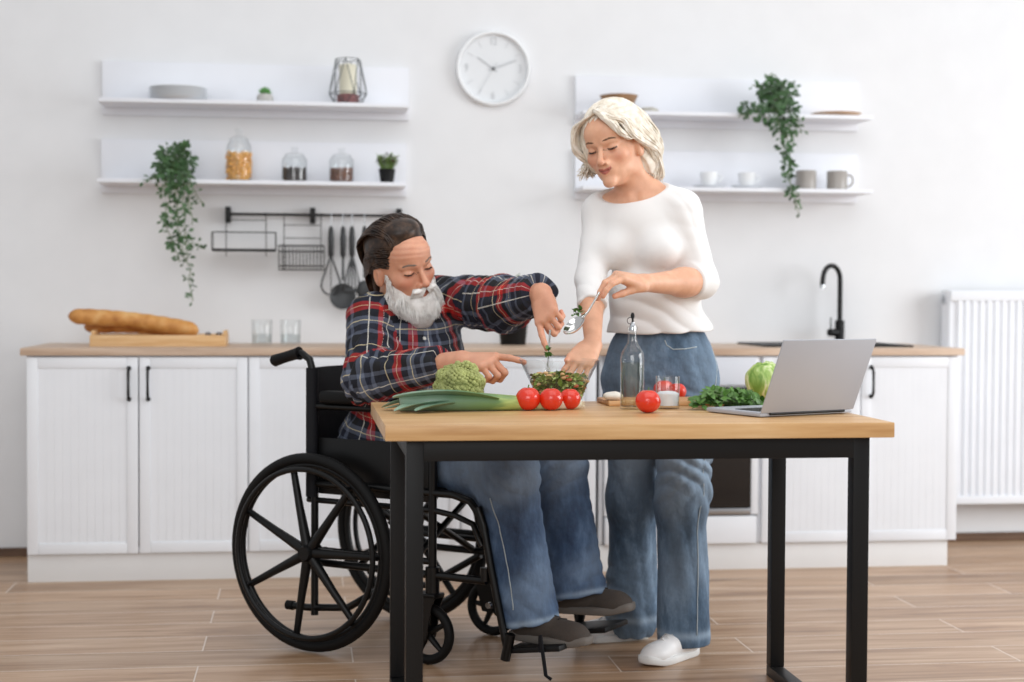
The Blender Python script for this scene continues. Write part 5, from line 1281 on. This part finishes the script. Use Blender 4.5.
B_ += [cone(sF, eF, .05, .042, .03), cone(eF, eF+(wF-eF)*.4, .043, .042, .02), cone(eF+(wF-eF)*.35, wF, .042, .029, .02)]
kN, kF = L(.60, -.135, .565), L(.625, .115, .585); aN, aF = L(.675, -.125, .17), L(.715, .095, .215); hN, hF = L(.13, -.09, .575), L(.13, .09, .575)
for h_, k_, a_ in ((hN, kN, aN), (hF, kF, aF)): B_ += [cone(h_, k_, .07, .05, .03), cone(k_, a_, .048, .035, .03)]
B_ += kops
B_ = B_
mn, tN, thN = hand(wN, A3(492, 360, -1.71)-wN, (-.15, -.42, .90), (.25, .75, .55), [(.15, .15, .10), (1.0, 1.4, .8), (1.05, 1.45, .8), (1.1, 1.45, .8)], 1.08, spread=.03, tdir=(.88, .30, -.30))
mf, tF, thF = hand(wF, A3(546, 320, -1.67)-wF, (-.55, -.80, -.10), A3(530, 320, -1.66)-A3(560, 312, -1.62), [(.10, .15, .10), (.95, 1.5, .8), (1.0, 1.5, .8), (1.05, 1.5, .8)], 1.03, spread=.02, pinch=True)
B_ += [group(mn, .012), group(mf, .012)]
def mcol(P):
    c = face_color(P, KC, KM, KS, SKM, SKMR, lin((190, 124, 104)), old=1)
    q = (P-KC)@KM/KS; near = smooth01((.15-np.linalg.norm(q, axis=1))/.03)
    w_ = (near*.16*smooth01((q[:, 2]-.02)/.03)*(.5+.5*np.sin(q[:, 2]*420+3*np.sin(q[:, 0]*40)))**4*(q[:, 1] > .05))[:, None]; c = c*(1-w_)+SKMR*.8*w_
    for tp in tN+tF+[thN, thF]:
        d = np.linalg.norm(P-tp, axis=1); w_ = (.4*np.exp(-(d/.014)**2))[:, None]; c = c*(1-w_)+SKMR*w_
    return c
# forehead and eye wrinkles, cheek folds
def wr(P):
    q = (P-KC)@KM/KS; near = smooth01((.15-np.linalg.norm(q, axis=1))/.03)
    f = .00045*near*smooth01((q[:, 2]-.03)/.02)*smooth01((q[:, 1]-.03)/.03)*np.sin(q[:, 2]*430+2.5*np.sin(q[:, 0]*35))
    return f
B_ += [disp(wr)]
mbody = sdf_obj('body', B_, .0028, skin_mat('man_skin', .5, .4), None, color=mcol)
man = thing('person', (mp[0], mp[1], .52), 'bearded man in a red and navy plaid shirt and blue jeans seated in the wheelchair', 'person')
mbody.parent = man; mbody.matrix_parent_inverse = man.matrix_basis.inverted()

# shirt ------------------------------------------------
def sleeve(s_, e_, w_, r0, r1, r2, r3, fr, amp=.010, sd=1):
    end = e_+(w_-e_)*fr
    o = [cone(s_, e_, r0, r1, .03), cone(e_, end+(w_-e_)*.2, r2, r3, .03)]
    return o, end
oN, endN = sleeve(sN, eN, wN, .068, .066, .062, .046, .80); oF, endF = sleeve(sF, eF, wF, .070, .072, .070, .047, .93)
def sfold(a, e, w_, seed, amp):
    def f(P):
        t1 = np.exp(-(np.linalg.norm(P-e, axis=1)/.09)**2); x = folds(P, nrm(w_-e)+.4*nrm(e-a), 95, amp, seed, 1.8, .012)
        return x*(.35+t1)+.002*wav(P, 45, seed)
    return disp(f)
MS = []
tor = [ell(T(0, .01, -.11), (.178, .128, .17), .05, BM), cone(sN, mneck-V3((0, 0, .035)), .064, .060, .04), cone(sF, mneck-V3((0, 0, .035)), .064, .060, .04), cone(T(0, .01, -.17), mp+fw*.05+V3((0, 0, .06)), .145, .155, .06), ell(mp+V3((0, 0, .02)), (.175, .15, .10), .05, np.stack([lf, fw, V3((0, 0, 1))], 1))]
MS += tor+[group(oN+[sfold(sN, eN, wN, 31, .012), cut_near(endN, wN-eN, .13)], .02), group(oF+[sfold(sF, eF, wF, 37, .012), cut_near(endF, wF-eF, .13)], .02)]
MS += [cut(mp+V3((0, 0, -.09)), (0, 0, -1)), ell(KW(0, .0, -.105), V3((.062, .070, .055)), .008, KM, 's')]
MS += [disp(lambda P: folds(P, (.6, .3, 1), 60, .009, 41)+folds(P, (-.7, .3, 1), 70, .006, 43)+.003*wav(P, 30, 2))]
bones = [(T(0, 0, .05), mp, None), (sN, eN, 1), (eN, wN, 1), (sF, eF, 1), (eF, wF, 1)]
def plaid_uv(P, Fq):
    cen = P[Fq].mean(1); ds = []
    for i, (a, b, k) in enumerate(bones):
        ab = b-a; t = np.clip((cen-a)@ab/(ab@ab), 0, 1); d = np.linalg.norm(cen-a-t[:, None]*ab, axis=1); ds.append(d-(.115 if i == 0 else 0)+(0.0))
    g = np.argmin(ds, 0); LP = P[Fq.ravel()]; gl = np.repeat(g, 4); U = np.zeros((len(LP), 2))
    for i, (a, b, k) in enumerate(bones):
        m = gl == i; ab = nrm(b-a); q = LP[m]-a; v = q@ab
        if i == 0: x = q@mlat; y = q@mfwd; R_ = .16
        else:
            e1 = nrm(np.cross(ab, (0.2, .3, 1))); e2 = np.cross(ab, e1); x = q@e1; y = q@e2; R_ = .062
        an = np.arctan2(x, y).reshape(-1, 4); an = an[:, :1]+np.mod(an-an[:, :1]+np.pi, 2*np.pi)-np.pi
        U[m] = np.stack([an.ravel()*R_+.03*i, v+.02*i], 1)
    return U
def plaid():
    s = NT('plaid_flannel'); uv = s.n('ShaderNodeUVMap', uv_map='weave'); sp = s.n('ShaderNodeSeparateXYZ'); s.l(uv.outputs[0], sp.inputs[0])
    navy, red, grey, blk, wht, yel = srgb((22, 27, 44)), srgb((186, 36, 32)), srgb((98, 106, 124)), srgb((16, 17, 22)), srgb((214, 210, 200)), srgb((206, 176, 96))
    outs = []
    for ax, off in ((0, 0.0), (1, .031)):
        m = s.n('ShaderNodeMath', operation='MULTIPLY_ADD'); m.inputs[1].default_value = 1/.17; m.inputs[2].default_value = off/.17+10; s.l(sp.outputs[ax], m.inputs[0])
        fr = s.n('ShaderNodeMath', operation='FRACT'); s.l(m.outputs[0], fr.inputs[0])
        band = s.ramp(fr.outputs[0], [(0, navy), (.24, red), (.40, blk), (.52, grey), (.68, navy), (.80, grey), (.86, blk)]); band.color_ramp.interpolation = 'CONSTANT'
        line = s.ramp(fr.outputs[0], [(0, (0, 0, 0, 1)), (.10, (1, 1, 1, 1)), (.115, (0, 0, 0, 1)), (.31, (.8, .8, .8, 1)), (.322, (0, 0, 0, 1)), (.60, (1, 1, 1, 1)), (.615, (0, 0, 0, 1))]); line.color_ramp.interpolation = 'CONSTANT'
        outs.append((band, line))
    mx = s.n('ShaderNodeMix', data_type='RGBA'); mx.inputs[0].default_value = .5; s.l(outs[0][0].outputs[0], mx.inputs[6]); s.l(outs[1][0].outputs[0], mx.inputs[7]); cur = mx.outputs[2]
    for i, (b, l_) in enumerate(outs):
        k = s.n('ShaderNodeMix', data_type='RGBA'); f = s.n('ShaderNodeMath', operation='MULTIPLY'); f.inputs[1].default_value = .75; s.l(l_.outputs[0], f.inputs[0]); s.l(f.outputs[0], k.inputs[0]); s.l(cur, k.inputs[6]); k.inputs[7].default_value = wht if i == 0 else srgb((210, 196, 160)); cur = k.outputs[2]
    s.l(cur, s.b.inputs['Base Color']); s.b.inputs['Roughness'].default_value = .85
    w_ = s.n('ShaderNodeTexNoise'); w_.inputs['Scale'].default_value = 350; co = s.coord(); s.l(co, w_.inputs[0]); s.bump(w_.outputs[0], .3, .001); return s.m
M_plaid = plaid()
msh = sdf_obj('shirt', MS, .004, M_plaid, man, uv=plaid_uv)
# collar: two folded wings either side of the beard, and buttons down the front
def wing(pts, th=.0035):
    P = [V3(p) for p in pts]; c = np.mean(P, 0); n_ = nrm(np.cross(P[1]-P[0], P[2]-P[0])); m = MB()
    V = [Vector(p+n_*th*.5) for p in P]+[Vector(p-n_*th*.5) for p in P]; k = len(P)
    m.poly(V, [tuple(range(k)), tuple(range(2*k-1, k-1, -1))]+[(i, k+i, k+(i+1) % k, (i+1) % k) for i in range(k)]); return m
co_ = [ell(mneck+V3((0, 0, .012)), (.072, .070, .028), .01, frame(mfwd, (-.1, 0, 1))), ell(mneck+V3((0, 0, .028)), (.062, .060, .05), .004, frame(mfwd, (-.1, 0, 1)), 's')]
sdf_obj('collar', co_, .0035, M_plaid, man, uv=plaid_uv)
m_b = mat('shirt_button', (216, 214, 206), .35)
for px, py in ((425, 338), (432, 351), (438, 372)):
    p = snap(MS, [A3(px, py, -1.36)])[0]; g = grad(MS, np.array([p]))[0]; q = Vector(g).to_track_quat('Z', 'Y').to_matrix().to_4x4(); q.translation = Vector(p)
    MB().lathe([(0, .0025), (.0045, .0025), (.0055, .0015), (.0055, -.001), (0, -.001)], n=14, M=q).build('button', m_b, man)
# jeans ------------------------------------------------
M_jm = denim('mid_blue_denim', (34, 50, 76), (60, 84, 116), (94, 120, 152), (156, 176, 196))
MJ = [ell(mp+V3((0, 0, -.02)), (.160, .12, .07), .05, np.stack([lf, fw, V3((0, 0, 1))], 1))]
hmN, hmF = aN+(aN-kN)*.02+V3((0, 0, -.02)), aF+V3((0, 0, -.03))
for h_, k_, a_ in ((hN, kN, hmN), (hF, kF, hmF)): MJ += [group([cone(h_, k_, .086, .080, .03), cone(k_, a_+nrm(a_-k_)*.04, .080, .082, .05), cut_near(a_, nrm(a_-k_), .14)], .02)]
def mjd(P):
    dN = np.minimum(np.linalg.norm(P-kN, axis=1), np.linalg.norm(P-kF, axis=1)); dA = np.minimum(np.linalg.norm(P-aN, axis=1), np.linalg.norm(P-aF, axis=1))
    return (folds(P, fw*.8+V3((0, 0, 1)), 65, .011, 51)+folds(P, -fw*.7+V3((0, 0, 1)), 80, .008, 57))*(np.exp(-(dN/.14)**2)+1.0*np.exp(-((dA)/.10)**2)+.15)+folds(P, fw+V3((0, 0, .2)), 60, .004, 52)+.0025*wav(P, 28, 6)
MJ += [disp(mjd)]
def mfade(P):
    f = .55*np.exp(-(np.minimum(np.linalg.norm(P-kN-V3((0, 0, .06)), axis=1), np.linalg.norm(P-kF-V3((0, 0, .06)), axis=1))/.13)**2)+.25*smooth01(.4+.9*wav(P, 20, 8))
    for a_, k_ in ((hmN, kN), (hmF, kF)): f = f+.55*np.exp(-(((P-a_)@nrm(a_-k_)+.006)/.008)**2)*(np.linalg.norm(P-a_, axis=1) < .13)
    return np.repeat(np.clip(f, 0, 1)[:, None], 3, 1)
sdf_obj('jeans', MJ, .004, M_jm, man, color=mfade)
nA = (kN*.9+hmN*.1); seam([L(.60, -.22, .50), L(.63, -.225, .42), L(.65, -.225, .34), L(.665, -.225, .26), L(.675, -.225, .19)], .0015, MJ, M_stitch, 'side_seam', man)
# shoes
M_suede = mat('dark_taupe_suede', (72, 64, 58), .85, bump=.3, bscale=200); M_msole = mat('grey_rubber_sole', (110, 104, 98), .7); M_lace = mat('dark_laces', (44, 40, 38), .8)
fdN = nrm(fw*.98-lf*.02+V3((0, 0, .0))); hNe = L(.615, -.125, .088); hFe = L(.63, .10, .125)
shoe(man, hNe, fdN, .258, 1.06, 1.1, M_suede, M_msole, M_lace)
shoe(man, hFe, nrm(fw*.98+lf*.06+V3((0, 0, .07))), .258, 1.08, 1.1, M_suede, M_msole, M_lace)
# hair: dark brown, combed straight back and down to the nape
M_brown = hair_mat('dark_brown_hair', (28, 20, 17), (54, 39, 30), (90, 68, 53), .4)
mh = [ell(KW(0, -.020, .048), V3((.080, .104, .084))*KS, .02, KM), ell(KW(0, -.072, -.03), V3((.058, .040, .080))*KS, .03, KM), ell(KW(.0, -.082, -.09), V3((.042, .032, .050))*KS, .03, KM), ell(KW(0, .025, .108), V3((.050, .045, .022))*KS, .03, KM)]
mh += [ell(KW(0, .115, -.012), V3((.080, .085, .112))*KS, .012, KM, 's')]
for q in (-1, 1): mh += [ell(KW(q*.09, .024, -.050), V3((.045, .036, .060))*KS, .012, KM, 's')]
sdf_obj('hair', mh, .004, M_brown, man)
RTm = []; rn = random.Random(12)
def strand(path, r, C_, M_, s_, store, wv=.002, steps=5):
    pts = [V3(p) for p in path]; out = []
    for i in range(len(pts)-1):
        p0 = pts[max(i-1, 0)]; p1, p2 = pts[i], pts[i+1]; p3 = pts[min(i+2, len(pts)-1)]
        for k in range(steps):
            t = k/steps; out.append(.5*((2*p1)+(-p0+p2)*t+(2*p0-5*p1+4*p2-p3)*t*t+(-p0+3*p1-3*p2+p3)*t**3))
    out.append(pts[-1]); ph = rn.random()*6
    store.append(([Vector(C_+M_@((p+V3((wv*math.sin(ph+i*.7), 0, wv*math.cos(ph+i*.6))))*s_)) for i, p in enumerate(out)], r))
for k in range(210):
    a = rn.uniform(-1, 1); j = lambda a_=.004: rn.uniform(-a_, a_); e = .96+.07*rn.random()
    x = a*.056; zf = .112-.030*a*a
    strand([(x, .062-.016*a*a, zf-.006), (x*1.12*e, .033, (.122-.022*a*a)*e), (x*1.36*e, -.03, (.135-.03*a*a)*e), (x*1.36*e, -.092, (.094-.03*a*a)*e), (x*1.22*e, -.121+.02*a*a, .03), (x*1.0, -.112+.014*a*a, -.04+j()), (x*.8, -.098+j(), -.10+j(.01)), (x*.7, -.092+j(), -.135+j(.015))], rn.uniform(.0022, .0036), KC, KM, KS, RTm)
for sgn in (-1, 1):
    for k in range(85):
        u = rn.random(); j = lambda a_=.004: rn.uniform(-a_, a_)
        strand([(sgn*(.053+.010*u), .054-.03*u, .078-.035*u), (sgn*.079, .015-.02*u, .070-.04*u+j()), (sgn*.083, -.035, .055-.055*u+j()), (sgn*.073, -.076, .01-.04*u), (sgn*.056, -.098, -.045-.03*u), (sgn*.042, -.100+j(), -.095-.03*u)], rn.uniform(.002, .0032), KC, KM, KS, RTm)
for sgn in (-1, 1):                        # temples down to the ears
    for k in range(70):
        u = rn.random(); v = rn.random(); y = .046-.030*u; z = .070-.058*v
        strand([(sgn*(.0665+.004*u), y, z), (sgn*.0795, y-.022, z+.002), (sgn*.083, y-.050, z-.012), (sgn*.078, y-.078, z-.030)], .0022, KC, KM, KS, RTm)
strands('hair_locks', RTm, M_brown, man)
# beard
M_beard = hair_mat('white_beard', (204, 202, 198), (232, 231, 228), (245, 244, 242), .6)
bd = [ell(KW(0, .058, -.098), V3((.052, .045, .045))*KS, .02, KM), ell(KW(0, .070, -.135), V3((.045, .036, .042))*KS, .03, KM)]
for q in (-1, 1): bd += [ell(KW(q*.052, .030, -.072), V3((.020, .036, .045))*KS, .02, KM), ell(KW(q*.020, .100, -.0545), V3((.020, .009, .0075))*KS, .008, KM)]
bd += [ell(KW(0, .108, -.068), V3((.017, .016, .0055))*KS, .005, KM, 's'), disp(lambda P: .002*wav(P, 120, 3))]
sdf_obj('beard', bd, .0035, M_beard, man)
RB = []
for k in range(900):
    u = rn.uniform(-1, 1); v = rn.random(); j = lambda a_=.003: rn.uniform(-a_, a_)
    ang = u*1.75; rx, ry = .058, .070
    x = rx*math.sin(ang); y = .018+ry*math.cos(ang); z = -.045-.055*v-.012*math.cos(ang)
    if abs(u) < .42 and z > -.078: continue
    d = V3((math.sin(ang)*.62+rn.uniform(-.12, .12), .42*math.cos(ang)+.14, -1)); Lh = .020+.030*(1-v)+.022*max(0, math.cos(ang))
    p0 = V3((x*.93, y*.95, z)); p1 = p0+d*Lh*.5+V3((x*.12, .006*math.cos(ang), 0)); p2 = p0+d*Lh+V3((j(), j(), j()))
    p2[0] *= .93; strand([p0, p1, p2], rn.uniform(.0012, .0022), KC, KM, KS, RB, .0016, 4)
for sgn in (-1, 1):
    for k in range(130):
        t = rn.random(); x = sgn*(.001+.030*t); p0 = V3((x, .1075-.022*t, -.048-.003*t+rn.uniform(-.004, .002))); strand([p0, p0+V3((sgn*.005, .002, -.007)), p0+V3((sgn*.011, -.003, -.021))], .0014, KC, KM, KS, RB, .0008, 3)
    for k in range(60):
        z = rn.uniform(-.06, -.005); p0 = V3((sgn*.070, .030+rn.uniform(-.012, .014)+(-.02-z)*.2, z)); strand([p0, p0+V3((sgn*.003, .002, -.012)), p0+V3((0, .004, -.024))], .0014, KC, KM, KS, RB, .001, 3)
strands('beard_hairs', RB, M_beard, man)
M_gbrow = mat('brow_grey', (128, 112, 100), .8)
for q in (-1, 1): brow(q, kops, KW, M_gbrow, man, z0=.020, n=44, r=.0008, L=.011); lashes(q, kops, KW, M_lash, man)
# fork held point down in the bowl
fk = thing('fork', Vector(A3(548, 372, -1.745)), 'metal fork the man pokes upright into the salad', 'fork')
f0, f1 = A3(550, 330, -1.715), A3(548, 366, -1.745)
MB().tube([Vector(f0), Vector(f0*.5+f1*.5), Vector(f1)], [.0028, .002, .0024], 8).build('handle', M_silver, fk)
m = MB(); dn = nrm(f1-f0)
for k in range(4):
    o_ = V3((.0045*(k-1.5), 0, 0)); m.tube([Vector(f1), Vector(f1+dn*.012+o_), Vector(f1+dn*.035+o_)], [.0022, .0015, .0008], 6)
m.build('tines', M_silver, fk)
m = MB(); rn = random.Random(6)
for k in range(12): leaf_mesh(m, Vector(A3(548, 355, -1.742))+Vector((rn.uniform(-.005, .005), rn.uniform(-.005, .005), rn.uniform(-.018, .016))), (rn.uniform(-.6, .6), rn.uniform(-.6, .6), rn.uniform(-1, 1)), .018, .010, bend=.3)
tag(m.build('salad_leaf', M_leafm, None, 180), 'green leaf speared on the fork above the bowl rim', 'leaf')
